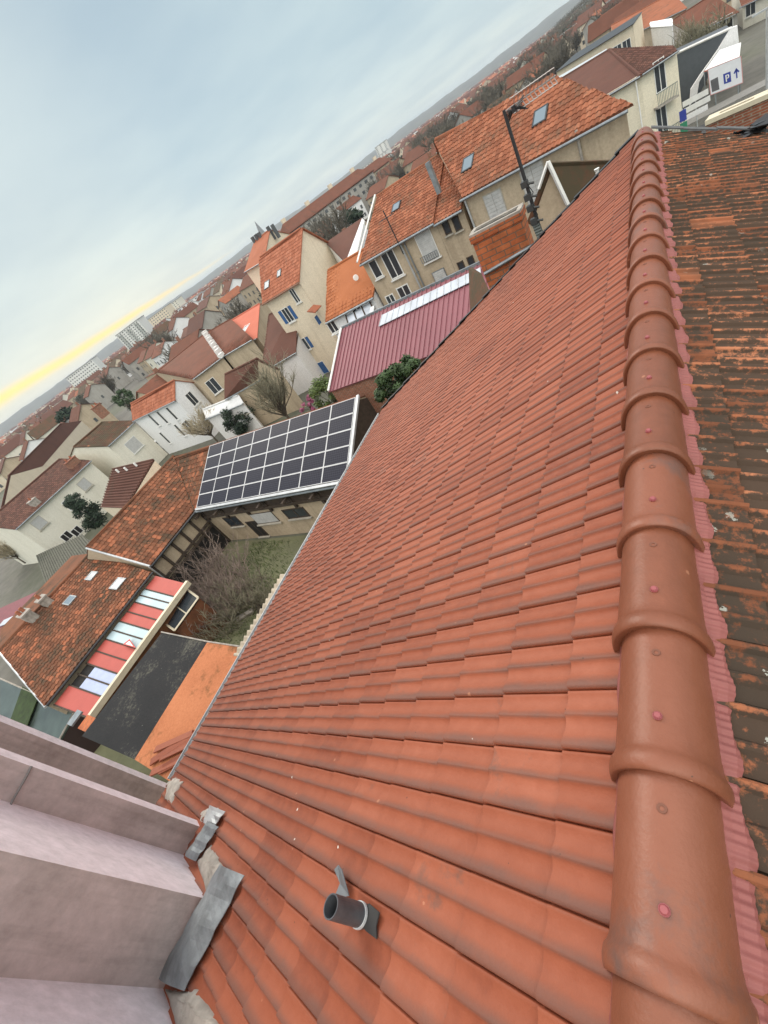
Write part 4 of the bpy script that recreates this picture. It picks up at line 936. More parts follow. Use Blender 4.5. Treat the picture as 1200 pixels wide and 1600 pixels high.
hQ = house('brown_slope_house', 'white house with a maroon brown slope and two small skylights under the cream house', A, B, at(421, 492, -6.0), at(463, 470, -6.0), W_WHITE, T_BR, relief=True, over=.2, mono=True, du=.3, dv=.4)
skylight(hQ.roof, hQ.P0, hQ.n, hQ.up, 423, 551, .5, .9); skylight(hQ.roof, hQ.P0, hQ.n, hQ.up, 443, 536, .4, .6)
# white small annex right of H
hW = house('white_annexe', 'low white annexe with a thin red edged roof beside the bright white house', at(322, 652, -9.5), at(378, 628, -9.5), at(318, 640, -9.0), at(372, 618, -9.0), W_WHITE, plain('pale sheet roof', (.55, .56, .56), .5), relief=False, over=.2, mono=True)
hX = house('tan_low_house', 'low tan gabled house standing left of the brown sloped roof', at(352, 620, -8.6), at(405, 590, -8.6), at(352, 585, -7.0), at(402, 560, -7.0), W_TAN, T_BR, relief=False, over=.2)

# ---- beyond the far verge: chimney, mast, brown dormer roof
yC = 9.75
ch = thing('brick_chimney', V(-2.75, yC, -6), 'big orange brick chimney with a crumbling cement top beyond the far roof edge', 'chimney')
a, bb = ony(735, 368, yC), ony(812, 327, yC); mb = MB(); cx = (a[0]+bb[0])/2; wd = bb[0]-a[0]
mb.box((cx-.02, yC+.22, -4.1), (wd, .42, 4.1)); mb.box((cx-.02, yC+.22, -2.10), (wd+.05, .47, .12)); mb.build('stack', BRICK, ch)
mb = MB(); mb.box((cx-.02, yC+.04, -2.02), (wd+.03, .09, .05)); mb.box((cx-.02, yC+.40, -2.02), (wd+.03, .09, .05)); mb.box((cx-wd*.5, yC+.22, -2.02), (.09, .27, .05)); mb.box((cx+wd*.46, yC+.22, -2.02), (.09, .27, .05)); mb.box((cx, yC+.22, -2.045), (wd*.9, .30, .02), m=1); mb.build('cap', [CONC, DARKV], ch)
mb = MB(); mb.tube([ony(757, 428, yC-.03), ony(833, 383, yC-.03)], .035, 6); mb.tube([ony(765, 458, yC-.03), ony(800, 428, yC-.03), ony(838, 398, yC-.03)], .05, 6); mb.build('lead_band', ZINC, ch)
mr_ = thing('mossy_tile_verge', V(-3.6, 10.2, -7), 'short strip of old grey tiles beside the brick chimney', 'roof')
mb = MB(); q = [at(738, 418, -3.9), at(752, 427, -3.7), at(772, 470, -3.9), at(741, 486, -4.4)]; mb.slab(q, .12); o = mb.build('tiles', T_BM, mr_); 
mb = MB(); mb.hexa([V(*p[:2], GZ) for p in q]+[p-V(0, 0, .15) for p in q]); mb.build('wall', W_BEIGE, mr_)
ma = thing('aerial_mast', V(-2.0, 9.5, -4), 'dark aerial mast with clamps and a long comb aerial beside the brick chimney', 'aerial')
mb = MB(); yM = 9.5; p0, p1 = ony(845, 362, yM), ony(787, 172, yM)
mb.tube([p0-(p1-p0)*.6, p0+(p1-p0)*.45, p1], [.034, .03, .025], 10); mb.build('pole', DARKM, ma)
for (px, py) in ((820, 288), (825, 308), (829, 325), (835, 345)):
    mb = MB(); c = ony(px, py, yM); mb.box(c, (.12, .11, .10)); mb.tube([c+V(.07, -.07, 0), c+V(.16, -.07, -.03)], .02, 5); mb.build('clamp', plain('black clamp', (.04, .045, .045), .6), ma)
mb = MB(); pr_ = [ony(px, py, yM-.05) for px, py in ((822, 285), (833, 300), (829, 318), (840, 335), (836, 352))]; mb.tube(pr_, .008, 5); mb.build('cable', DARKM, ma)
# small knobs under the mast
mb = MB()
for k in range(5): c = ony(838+k*1.6, 352+k*4, yM); mb.tube([c-V(.06, 0, 0), c+V(.06, 0, 0)], .04, 8)
mb.build('insulator', plain('grey insulator', (.12, .14, .13), .5), ma)
mb = MB(); q0, q1 = ony(800, 166, yM), ony(868, 118, yM+.6); mb.tube([p1+V(0, 0, -.03), q0, q1], .012, 6)
d_ = unit(q1-q0); sd_ = unit(np.cross(d_, V(0, 0, 1)))
for k in range(11):
    c = q0+(q1-q0)*(k+.5)/11; L_ = .16
    for sg in (-1, 1):
        mb.tube([c, c+V(0, 0, .10)*sg+sd_*.06], .008, 4); mb.tube([c+V(0, 0, .10)*sg+sd_*.06, c+V(0, 0, .10)*sg-sd_*.06], .008, 4)
mb.build('comb_aerial', plain('aerial metal', (.30, .28, .27), .5, .5), ma)
mb = MB(); c = ony(803, 170, yM)
for sg in (-1, 1):
    for k in range(4): mb.tube([c, c+V(.02*k, 0, .09*sg*k/3)+sd_*.22], .009, 4); mb.tube([c, c+V(-.05, 0, .1*sg*k/3-.06)-sd_*.2], .009, 4)
mb.box(c, (.06, .06, .09)); mb.build('reflector', DARKM, ma)
yD = 12.0
dm = thing('brown_dormer_roof_house', V(-1.3, 12.6, GZ), 'small steep brown mossy roof with white barge board just past the far verge', 'house')
q = [ony(857, 253, yD), ony(957, 250, yD+.9), ony(935, 330, yD+.2), ony(888, 320, yD)]
a, bb, e_ = ony(857, 253, yD), ony(888, 320, yD), ony(965, 249, yD+1.5)
q = [a, bb, bb+(e_-a), e_]
mb = MB(); mb.slab(q, .08); q_ = [a, a+V(-.75, 0, -.9), a+V(-.75, 0, -.9)+(e_-a), e_]; mb.slab(q_, .08, n=unit(V(-.9, 0, .75))); mb.build('roof', T_BM, dm)
mb = MB(); mb.tube([a+V(0, -.06, .02), bb+V(0, -.06, .02)], .045, 4); mb.tube([a+V(0, -.06, .02), a+V(-.3, -.06, -.36)], .03, 4); mb.build('barge_board', WHITE, dm)
mb = MB(); mb.poly([a-V(0, -.04, .08), V(bb[0]-.02, yD+.04, bb[2]), V(bb[0]-.02, yD+.04, GZ), V(a[0]-.7, yD+.04, GZ), V(a[0]-.7, yD+.04, a[2]-.9)]); mb.build('wall', W_BEIGE, dm)
mb = MB(); c = ony(893, 300, 11.2); c = ony(933, 268, 11.0); mb.tube([c-V(0, 0, .5), c, c+V(0, 0, .05)], [.03, .03, .05], 8); tag(mb.build('white_flue', WHITE), 'small white flue tip peeking over the far verge', 'flue')

# ================================================================== STREET CORNER TOP RIGHT
zs = -7.0
sr = thing('slate_wall_building', V(1, 70, GZ), 'building with a slate grey painted side wall and torn white plaster edge', 'building')
q = [ony(1052, 87, 70), ony(1143, 45, 68), ony(1108, 118, 68.6), ony(1082, 168, 69.2), ony(1061, 176, 70)]
mb = MB(); mb.slab(q, 4.0, n=V(0, -1, 0)); mb.build('side_wall', plain('slate grey paint', (.085, .097, .11), .8, var=.1), sr)
mb = MB(); mb.tube([q[0]+V(0, 0, .08), q[1]+V(0, 0, .08)], .12, 5); mb.build('edge_trim', WHITE, sr)
E_ = [(1142, 44), (1152, 40), (1155, 66), (1140, 80), (1124, 94), (1103, 112), (1094, 128), (1088, 150), (1078, 166), (1080, 140), (1092, 118), (1108, 98), (1122, 76)]
Rt = random.Random(3); mb = MB(); mb.slab([ony(px+Rt.uniform(-1.5, 1.5), py, 67.9) for px, py in E_], .5, n=V(0, -1, 0)); mb.build('torn_plaster', W_WHITE, sr)
yB = 64.0
bd = thing('parking_board', ony(1135, 118, yB), 'white parking direction board with a dark grey square, blue P symbol and upward arrow', 'sign'); bd.location.z = GZ
Bq = [ony(1105, 108, yB), ony(1158, 87, yB), ony(1161, 129, yB), ony(1110, 149, yB)]
def bquad(mb, uv, off, m=0):
    pts = []
    for (a, bb) in uv:
        p = (Bq[0]*(1-a)+Bq[1]*a)*(1-bb)+(Bq[3]*(1-a)+Bq[2]*a)*bb; pts.append(p+V(0, -off, 0))
    mb.slab(pts, .01, n=V(0, -1, 0), m=m)
mb = MB(); bquad(mb, [(0, 0), (1, 0), (1, 1), (0, 1)], .10); mb.build('panel', plain('board white', (.70, .72, .76), .5, var=.06), bd)
mb = MB()
for (u0, v0, u1, v1) in ((0, 0, 1, .025), (0, .975, 1, 1), (0, .025, .02, .975), (.98, .025, 1, .975)): bquad(mb, [(u0, v0), (u1, v0), (u1, v1), (u0, v1)], .112)
mb.build('border', plain('faded pink border', (.55, .27, .27), .6), bd)
mb = MB(); bquad(mb, [(.05, .45), (.28, .42), (.29, .9), (.06, .9)], .112); mb.build('grey_square', plain('board grey', (.10, .10, .11), .6), bd)
BL = plain('sign blue', (.03, .05, .30), .5); mb = MB(); bquad(mb, [(.44, .40), (.66, .40), (.66, .78), (.44, .78)], .112); mb.build('symbol_plate', BL, bd)
mb = MB(); 
for poly_ in ([(.50, .47), (.535, .47), (.535, .72), (.50, .72)], [(.535, .47), (.59, .47), (.61, .50), (.535, .50)], [(.575, .50), (.61, .50), (.61, .58), (.575, .58)], [(.535, .58), (.61, .58), (.59, .615), (.535, .615)]): bquad(mb, poly_, .124)
mb.build('letter_p', WHITE, bd)
mb = MB()
for poly_ in ([(.81, .42), (.85, .42), (.85, .74), (.81, .74)], [(.83, .36), (.92, .52), (.88, .55), (.83, .46)], [(.83, .36), (.83, .46), (.78, .55), (.74, .52)]): bquad(mb, poly_, .112)
mb.build('arrow', BL, bd)
mb = MB()
for k in (0.15, .85): p = Bq[3]*(1-k)+Bq[2]*k; mb.tube([V(p[0], p[1]+.0, GZ), V(p[0], p[1], p[2]+1.0)], .06, 6)
mb.build('post', ZINC, bd)
cn_ = thing('white_canopy', ony(1130, 95, 65), 'torn white canopy with a reddish hem above the parking board', 'canopy'); cn_.location.z = GZ
q = [ony(1100, 112, 65), ony(1155, 92, 65), ony(1158, 66, 67.5), ony(1125, 78, 67.5)]; mb = MB(); mb.slab(q, .08); mb.build('sheet', W_WHITE, cn_)
mb = MB(); mb.tube([q[0], q[1]], .06, 5); mb.build('hem', plain('reddish hem', (.4, .14, .1), .7), cn_)
mb = MB()
for p in q[:2]: mb.tube([V(p[0], p[1], GZ), p], .05, 6)
mb.build('post', ZINC, cn_)
# three-line road sign on a pole, blue/green signs, lamp
def onpole(name, label, px, py, yv, boards):
    c = ony(px, py, yv); e = thing(name, (c[0], c[1], GZ), label, 'road sign'); mb = MB(); mb.tube([V(c[0], c[1], GZ), c], .05, 6); mb.build('post', ZINCL, e)
    for (dx, dz, ww, hh, m_) in boards: mb = MB(); mb.box(c+V(dx, -.09, dz), (ww, .04, hh)); mb.build('board', m_, e)
GRN = plain('sign green', (.03, .22, .12), .5)
onpole('direction_sign', 'stack of narrow white direction boards on a pole below the parking board', 1086, 150, 60, [(0, -.15, 1.9, .42, WHITE), (.1, -.7, 1.9, .42, WHITE), (0, -1.25, 1.7, .4, W_WHITE)])
onpole('blue_green_sign', 'tall narrow sign with blue and green boards at the apartment corner', 1066, 170, 57, [(0, -.5, .5, .8, BL), (0, -1.4, .5, .8, GRN), (0, -2.2, .5, .6, WHITE)])
lp = thing('street_lamp', at(1198, 140, GZ), 'slim pale street lamp post at the right edge beyond the waste ground', 'street lamp'); c = at(1198, 140, GZ)
top = ony(1192, 18, c[1]); mb = MB(); mb.tube([c, V(c[0], c[1], top[2])], [.09, .05], 8); mb.build('pole', ZINCL, lp); mb = MB(); mb.box(V(c[0]-.4, c[1], top[2]+.05), (1.0, .2, .12)); mb.build('lamp_head', ZINCL, lp)
# brick wall with cream coping just past our old slope
wq = [at(1102, 190, -4.2), at(1200, 147, -4.2)]
bw = thing('coping_wall', (wq[0]+wq[1])/2, 'brick wall with a cream coping and slot just past the old slope', 'wall'); bw.location.z = GZ
d_ = unit(V(*(wq[1]-wq[0])[:2], 0)); e1 = wq[0]+d_*6; nn = np.cross(V(0, 0, 1), d_); nn = nn if nn[1] > 0 else -nn
mb = MB(); mb.hexa([V(*wq[0][:2], GZ), V(*e1[:2], GZ), V(*(e1+nn*.35)[:2], GZ), V(*(wq[0]+nn*.35)[:2], GZ), wq[0]-V(0, 0, .1), e1-V(0, 0, .1), e1+nn*.35-V(0, 0, .1), wq[0]+nn*.35-V(0, 0, .1)]); mb.build('brickwork', BRICKW, bw)
mb = MB()
for (s0, s1) in ((-.04, .10), (.26, .40)): mb.hexa([wq[0]+nn*s0-V(0, 0, .1), e1+nn*s0-V(0, 0, .1), e1+nn*s1-V(0, 0, .1), wq[0]+nn*s1-V(0, 0, .1), wq[0]+nn*s0+V(0, 0, .02), e1+nn*s0+V(0, 0, .02), e1+nn*s1+V(0, 0, .02), wq[0]+nn*s1+V(0, 0, .02)])
for s_ in (0, 1.1, 2.4): c = wq[0]+d_*(s_+.15)+nn*.18-V(0, 0, .03); mb.box(c, (.3, .2, .09), np.array([d_, nn, V(0, 0, 1)]).T)
mb.build('coping', CREAMP, bw)
# black sheet crumpled on the far edge
mb = MB(); c = ony(1156, 212, 8.15); R_ = random.Random(4)
for k in range(26):
    p = c+V(R_.uniform(-.28, .28), R_.uniform(-.1, .1), R_.uniform(-.02, .05)); an = R_.uniform(0, 3); s_ = R_.uniform(.05, .11)
    mb.slab([p+V(math.cos(an+t_)*s_*1.5, math.sin(an+t_)*s_, R_.uniform(-.03, .03)) for t_ in (0, 1.4, 2.9, 4.6)], .01, n=V(0, 0, 1))
tag(mb.build('black_sheet', plain('black plastic', (.01, .01, .011), .35)), 'crumpled black plastic sheet on the far edge of the old slope', 'plastic sheet')
# ================================================================== VEGETATION
BARK = plain('bare bark', (.10, .075, .055), .95, var=.3, scale=6); TWIG = plain('purple brown twigs', (.24, .185, .155), .95, var=.35, scale=2)
TWIGB = plain('straw twigs', (.42, .36, .25), .95, var=.35, scale=2); TWIGG = plain('grey green twigs', (.22, .205, .14), .95, var=.35, scale=2)
LEAFD = plain('dark evergreen leaf', (.045, .085, .025), .7, var=.55, scale=2.5); LEAFG = plain('green leaf', (.10, .15, .035), .7, var=.5, scale=2.5); LEAFC = plain('conifer needles', (.018, .038, .018), .8, var=.5, scale=2)
FTW = plain('far grey brown twigs', (.125, .112, .088), .95, var=.3, scale=.4)
def bare_tree(name, label, cat, pos, h, spread, nb, m_t, m_w, seed, group=None, trunk=.12, twigs=9, thick=.012, bush=False, sub=4):
    R = random.Random(seed); e = thing(name, pos, label, cat, group); pos = V(*pos); T_ = MB(); W_ = MB()
    ht = h*(.12 if bush else .3)
    if not bush: T_.tube([pos, pos+V(.03, 0, ht*.6), pos+V(.08*R.uniform(-1, 1), .05, ht)], [trunk, trunk*.8, trunk*.7], 7)
    for i in range(nb):
        an = R.uniform(0, 6.28); tl = R.uniform(.2, 1.15) if not bush else R.uniform(.15, 1.3)
        base = pos+V(0, 0, ht*R.uniform(.6, 1.0)) if not bush else pos+V(R.uniform(-.5, .5)*spread*.8, R.uniform(-.5, .5)*spread*.8, 0)
        L_ = (h-ht)*R.uniform(.6, 1.0); d = V(math.cos(an)*math.sin(tl)*spread/h*1.4, math.sin(an)*math.sin(tl)*spread/h*1.4, math.cos(tl*.7))
        p = [base]; q = base.copy(); dd_ = unit(d)
        for k in range(4):
            dd_ = unit(dd_+V(R.uniform(-.22, .22), R.uniform(-.22, .22), R.uniform(-.02, .25))); q = q+dd_*L_/4; p.append(q.copy())
        (T_ if not bush else W_).tube(p, [trunk*.42, trunk*.33, trunk*.24, trunk*.14, trunk*.06] if not bush else [thick*2, thick*1.6, thick*1.3, thick, thick*.6], 4 if not bush else 3, caps=False)
        for j in range(twigs):
            k = R.randint(1, 3); f = R.random(); b0 = p[k]*(1-f)+p[k+1]*f; dv = unit(dd_+V(R.uniform(-1.2, 1.2), R.uniform(-1.2, 1.2), R.uniform(-.3, .8))); l2 = L_*R.uniform(.18, .42)
            b1 = b0+dv*l2*.5+V(0, 0, l2*.05); b2 = b0+dv*l2+V(R.uniform(-.1, .1)*l2, R.uniform(-.1, .1)*l2, l2*.12); W_.tube([b0, b1, b2], [thick*1.1, thick*.8, thick*.4], 3, caps=False)
            for s_ in range(sub):
                f = R.uniform(.2, 1); c0 = b0*(1-f)+b2*f; dv2 = unit(dv+V(R.uniform(-1, 1), R.uniform(-1, 1), R.uniform(-.5, .9))); c1 = c0+dv2*l2*R.uniform(.3, .6); W_.tube([c0, c1], [thick*.7, thick*.3], 3, caps=False)
    if T_.v: T_.build('trunk', m_t, e)
    W_.build('crown' if not bush else 'stems', m_w, e); return e
def leafy(name, label, cat, pos, rad3, n, mat, seed, group=None, leaf=.09, trunk=.08, shape='blob', clumps=26):
    R = random.Random(seed); e = thing(name, pos, label, cat, group); pos = V(*pos); rx, ry, rz = rad3
    T_ = MB(); T_.tube([V(pos[0], pos[1], min(pos[2], GZ if pos[2] < -5 else pos[2])), pos+V(0, 0, rz*1.1)], [trunk, trunk*.5], 6)
    cl = []
    for i in range(clumps):
        a, z, r_ = R.uniform(0, 6.28), R.uniform(.05, 1), R.random()**.5
        if shape == 'cone': k = (1-z)*.95+.05
        else: k = math.sqrt(max(0., 1-(2*z-1)**2))*.8+.15
        c = pos+V(math.cos(a)*rx*k*r_, math.sin(a)*ry*k*r_, z*2*rz); cl.append((c, R.uniform(.22, .42)*min(rx, rz)*(1 if shape != 'cone' else .6), R.random())); T_.tube([pos+V(0, 0, rz*.4*z), c], [trunk*.3, .01], 3, caps=False)
    L_ = MB()
    for i in range(n):
        c, r_, rn = cl[R.randrange(len(cl))]; d = unit(V(R.gauss(0, 1), R.gauss(0, 1), R.gauss(0, 1))); p = c+d*r_*R.random()**.4
        u = unit(V(R.gauss(0, 1), R.gauss(0, 1), R.gauss(0, .6))); v_ = unit(np.cross(u, d+V(.01, .02, .03))); s_ = leaf*R.uniform(.6, 1.3)
        L_.poly([p-u*s_, p+v_*s_*.45, p+u*s_, p-v_*s_*.45], 0, rn)
    T_.build('trunk', BARK, e); L_.build('foliage', mat, e); return e
def gnd(px, py, z=GZ): return at(px, py, z)
# courtyard: purple bramble bushes, grass, bits
for k, (px, py, h, sp, nb, mt) in enumerate(((342, 905, 2.8, 3.6, 85, TWIG), (378, 925, 2.2, 2.8, 60, TWIG), (365, 955, 2.2, 3.2, 60, TWIGG), (405, 905, 1.5, 2.4, 40, TWIGG), (330, 965, 2.2, 2.6, 50, TWIG), (425, 925, 1.4, 1.8, 30, TWIGG))):
    bare_tree('bare_shrub', ['big purple brown leafless shrub filling the courtyard beside the timber barn', 'second purple brown leafless shrub in the middle of the courtyard', 'grey green leafless shrub in the middle of the courtyard by the debris', 'grey green leafless shrub on the courtyard grass below the shed wall', 'low brown leafless shrub near the glazed porch', 'low grey green shrub close to the new roof eave'][k], 'shrub', gnd(px, py+16), h, sp, nb, BARK, mt, 20+k, 'leafless shrubs in the courtyard', bush=True, twigs=8, thick=.014, sub=3)
Rg = random.Random(5); mb = MB()
for i in range(26000):
    px, py = Rg.uniform(-24, -7.2), Rg.uniform(1.0, 12.2)
    if math.sin(px*.9)*math.cos(py*.8)+Rg.uniform(-.7, .9) < -.1: continue
    if py < 4.2 and px < -21: continue
    h = Rg.uniform(.06, .22); a = Rg.uniform(0, 6.28); d = V(math.cos(a), math.sin(a), 0)*.02; t_ = V(Rg.uniform(-.08, .08), Rg.uniform(-.08, .08), h); p = V(px, py, GZ)
    mb.poly([p-d, p+d, p+t_], 0, Rg.random())
tag(mb.build('grass', GRASS), kind='stuff')
mb = MB(); mb.box((*at(385, 962, GZ)[:2], GZ+.1), (1.1, .3, .12), np.array(Matrix.Rotation(.6, 3, 'Z'))); tag(mb.build('stone_slab', CONC), 'pale stone slab lying in the courtyard weeds', 'slab')
mb = MB(); q = gnd(405, 945); mb.box((q[0], q[1], GZ+.2), (.25, 2.6, .25), np.array(Matrix.Rotation(1.0, 3, 'Z'))); tag(mb.build('dark_log', WOODD), 'dark log lying between the courtyard shrubs', 'log')
rb = thing('rust_barrel', (*at(375, 838, GZ)[:2], GZ), 'small rusty barrel standing by the pale shed wall', 'barrel'); q = at(375, 838, GZ)
mb = MB(); mb.tube([q, q+V(0, 0, .7)], .28, 14); mb.build('drum', plain('rust', (.22, .06, .02), .9, var=.4), rb); mb = MB(); mb.tube([q+V(0, 0, .69), q+V(0, 0, .73)], .30, 14); mb.build('lid', plain('rust lid', (.12, .05, .03), .9), rb)
# behind the shed
leafy('ivy_bush', 'dense dark evergreen bush spilling from the brick wall below the magenta roof', 'bush', ony(636, 622, 14.6), (1.35, 1.1, .72), 9000, LEAFD, 3, leaf=.10, clumps=40)
leafy('laurel_bush', 'rounded green laurel just behind the right end of the solar panels', 'bush', at(532, 642, -10.6), (1.7, 1.2, 1.2), 5000, LEAFG, 4, leaf=.10)
bare_tree('bare_tree', 'dark bare garden tree in front of the brown sloped roof', 'tree', at(462, 668, -12.4), 6.4, 5.5, 30, BARK, TWIGG, 8, 'bare garden trees', trunk=.14, twigs=14, thick=.02)
bare_tree('bare_tree', 'straw coloured bare tree in front of the bright white house', 'tree', at(340, 690, -12.5), 4.2, 5.0, 30, BARK, TWIGB, 9, 'bare garden trees', trunk=.1, twigs=14, thick=.022)
bare_tree('bare_tree', 'leaning straw coloured bare tree at the left edge below the ivory long house', 'tree', at(40, 880, -12.5), 5.0, 5.0, 28, BARK, TWIGB, 10, 'bare garden trees', trunk=.1, twigs=12, thick=.025)
bare_tree('bare_shrub', 'tangled grey shrub between the garden tree and the brick wall', 'shrub', at(590, 640, -11.5), 2.6, 3.5, 50, BARK, TWIG, 11, bush=True, twigs=7)
leafy('conifer', 'dark conifer standing against the ivory long house', 'tree', at(158, 818, -11.8), (1.6, 1.6, 1.9), 5000, LEAFC, 12, leaf=.14, clumps=40)
leafy('conifer', 'dark round conifer right of the low white annexe', 'tree', at(388, 672, -12.5), (2.0, 1.8, 1.6), 5000, LEAFC, 13, leaf=.13, clumps=36)
leafy('olive_bush', 'olive green bush behind the ivory house', 'bush', at(205, 640, -11), (3, 3, 2.2), 4000, LEAFD, 14, leaf=.2)
# flowering shrub
leafy('pink_shrub', 'small pink blossoming shrub behind the solar panels', 'shrub', at(487, 640, -10.8), (.7, .7, .5), 900, plain('pink blossom', (.42, .12, .22), .8, var=.4), 15, leaf=.08, clumps=10)
# car by the white house
car = thing('parked_car', at(262, 698, GZ), 'small silver car parked between the ivory house and the white house', 'car'); c = at(259, 697, GZ)
ca, sa = math.cos(1.25), math.sin(1.25); RC = np.array([[ca, -sa, 0], [sa, ca, 0], [0, 0, 1]])
def loft(mb, secs, m=0):
    rows = [[mb.vert(c+RC@V(x_, y_, z_)) for (y_, z_) in sec] for x_, sec in secs]
    for a, bb in zip(rows[:-1], rows[1:]):
        for k in range(len(a)): mb.f.append([a[k], a[(k+1) % len(a)], bb[(k+1) % len(a)], bb[k]]); mb.m.append(m)
    mb.f.append(rows[0][::-1]); mb.f.append(rows[-1]); mb.m += [m, m]
B_ = lambda w_, z0, z1: [(-w_, z0), (w_, z0), (w_*1.02, (z0+z1)/2), (w_*.93, z1), (-w_*.93, z1), (-w_*1.02, (z0+z1)/2)]
mb = MB(); loft(mb, [(-2, B_(.74, .35, .75)), (-1.85, B_(.82, .25, .9)), (-.5, B_(.86, .22, .98)), (.8, B_(.86, .22, .98)), (1.7, B_(.82, .25, .85)), (1.98, B_(.72, .35, .7))]); mb.build('body', plain('silver paint', (.5, .52, .54), .3, .5, var=.05), car)
mb = MB(); loft(mb, [(-1.75, B_(.7, .88, .93)), (-1.2, B_(.68, .9, 1.40)), (.2, B_(.68, .9, 1.44)), (1.0, B_(.7, .88, .95))]); mb.build('cabin', GLASS, car)
mb = MB(); mb.box(c+RC@V(-.5, 0, 1.44), (1.4, 1.2, .04), RC); mb.build('roof_panel', plain('silver paint', (.5, .52, .54)), car)
for sx in (-1.25, 1.25):
    for sy in (-.82, .82): mb = MB(); q = c+RC@V(sx, sy, .31); ax_ = RC@V(0, 1, 0); mb.tube([q-ax_*.1, q+ax_*.1], .31, 14); mb.build('wheel', DARKM, car)

# ================================================================== FAR TOWN
RF = random.Random(11)
walls_far = [W_CREAM, W_IVORY, W_WHITE, W_TAN, W_BEIGE, W_GREY]; roofs_far = [T_BR, T_MR, T_MR, T_BR, T_MR, T_F, T_BM, T_BR]
wn_ = ['cream', 'ivory', 'white', 'tan', 'beige', 'grey']; rn_ = ['brown', 'rust red', 'rust red', 'brown', 'rust red', 'orange', 'mossy dark brown', 'brown']
protos = []; FGL = plain('distant pane', (.09, .095, .10), .3, var=.3, scale=.3)
def far_proto(k):
    R = random.Random(100+k); wd = R.uniform(8, 14); dp = R.uniform(7, 9.5); ze = R.uniform(4.5, 7.5); zr = ze+dp*.5*R.uniform(.5, .75); wi, ri = k % 6, (k*3+k//6) % 8
    e = thing('far_house', (0, 0, 0), f'small {wn_[wi]} walled house with {rn_[ri]} roof in the distant town', 'house', f'distant {wn_[wi]} houses with {rn_[ri]} roofs')
    x, y = wd/2, dp/2; mb = MB()
    mb.poly([(-x, -y, -1), (x, -y, -1), (x, -y, ze), (-x, -y, ze)]); mb.poly([(x, y, -1), (-x, y, -1), (-x, y, ze), (x, y, ze)])
    mb.poly([(x, -y, -1), (x, y, -1), (x, y, ze), (x, 0, zr-.05), (x, -y, ze)]); mb.poly([(-x, y, -1), (-x, -y, -1), (-x, -y, ze), (-x, 0, zr-.05), (-x, y, ze)])
    mb.build('wall', walls_far[wi], e)
    mb = MB(); o_ = .35; sl_ = (zr-ze)/y
    for sg in (-1, 1): mb.slab([(-x-.3, sg*(y+o_), ze-o_*sl_), (x+.3, sg*(y+o_), ze-o_*sl_), (x+.3, 0, zr), (-x-.3, 0, zr)], .12, n=unit(V(0, sg*sl_, 1)), r=R.random())
    rf = mb.build('roof', roofs_far[ri], e)
    mb = MB(); cx_ = R.uniform(-x*.8, x*.8); mb.box((cx_, .6, zr+.2), (.8, .5, 1.6)); mb.build('chimney', BRICKW, rf)
    wpos = []
    for sg in (-1, 1):
        for fl in range(int(ze//2.6)):
            for q in np.linspace(-x+1.4, x-1.4, int(wd//3.0)): wpos.append((q, sg*(y+.02), 1.4+2.7*fl, .9, .06))
        wpos.append((sg*(x+.02), R.uniform(-1.5, 1.5), 4.1, .06, .8))
    for (q, w_, z_, a_, b_) in wpos: mb = MB(); mb.box((q, w_, z_), (a_, b_, 1.2)); mb.build('window', FGL, e)
    return e, max(wd, dp)
for k in range(18): protos.append(far_proto(k))
placed = [(-29, 12, 14), (-20, 8, 16), (-14, 30, 14), (-30, 40, 12), (-62, 20, 13), (-62, 30, 9), (-45, 42, 12), (-52, 36, 11), (-38, 38, 10), (-10, 30, 12), (-2, 45, 10), (-75, 25, 10), (-42, 50, 8), (-55, 52, 8), (3, 58, 9), (-84, 28, 18), (-95, 40, 18), (-78, 18, 16), (-100, 25, 16), (0, 82, 14), (4, 98, 16), (10, 98, 12), (-6, 62, 10), (-8, 95, 12), (-2, 118, 14), (-46, 16, 8), (-40, 6, 10), (-85, 40, 12), (-30, 57, 9), (-24, 44, 8)]
cnt = 0; tries = 0; usedp = set()
azr = (-9, 77)
while cnt < 285 and tries < 9000:
    tries += 1
    d = 50+(560-50)*RF.random()**.75; a = rad(RF.uniform(*azr))
    if d < 80 and math.degrees(a) > 35: continue
    x, y = -math.sin(a)*d, math.cos(a)*d
    if -9 < math.degrees(a) < 6 and d < 78: continue
    rr = 6.3+d*.006
    if any((x-p[0])**2+(y-p[1])**2 < (rr+p[2]*.75)**2 for p in placed): continue
    placed.append((x, y, 8)); k = RF.randrange(len(protos)); e, sz = protos[k]
    o = e if k not in usedp else copy_tree(e); usedp.add(k)
    rise = max(0, (12-math.degrees(a)))*.0006*max(0, d-120)
    s_ = .72+.28*min(1, d/260); o.scale = (s_, s_, s_); o.location = (x, y, GZ-(0 if d < 300 else .5)+rise); o.rotation_euler.z = RF.choice([0, 0, math.pi/2])+rad(20*math.sin(x*.011)+12*math.cos(y*.013))+RF.uniform(-.08, .08)
    cnt += 1
for k, (e, _) in enumerate(protos):
    if k not in usedp:
        for ch in list(e.children_recursive): bpy.data.objects.remove(ch)
        bpy.data.objects.remove(e)
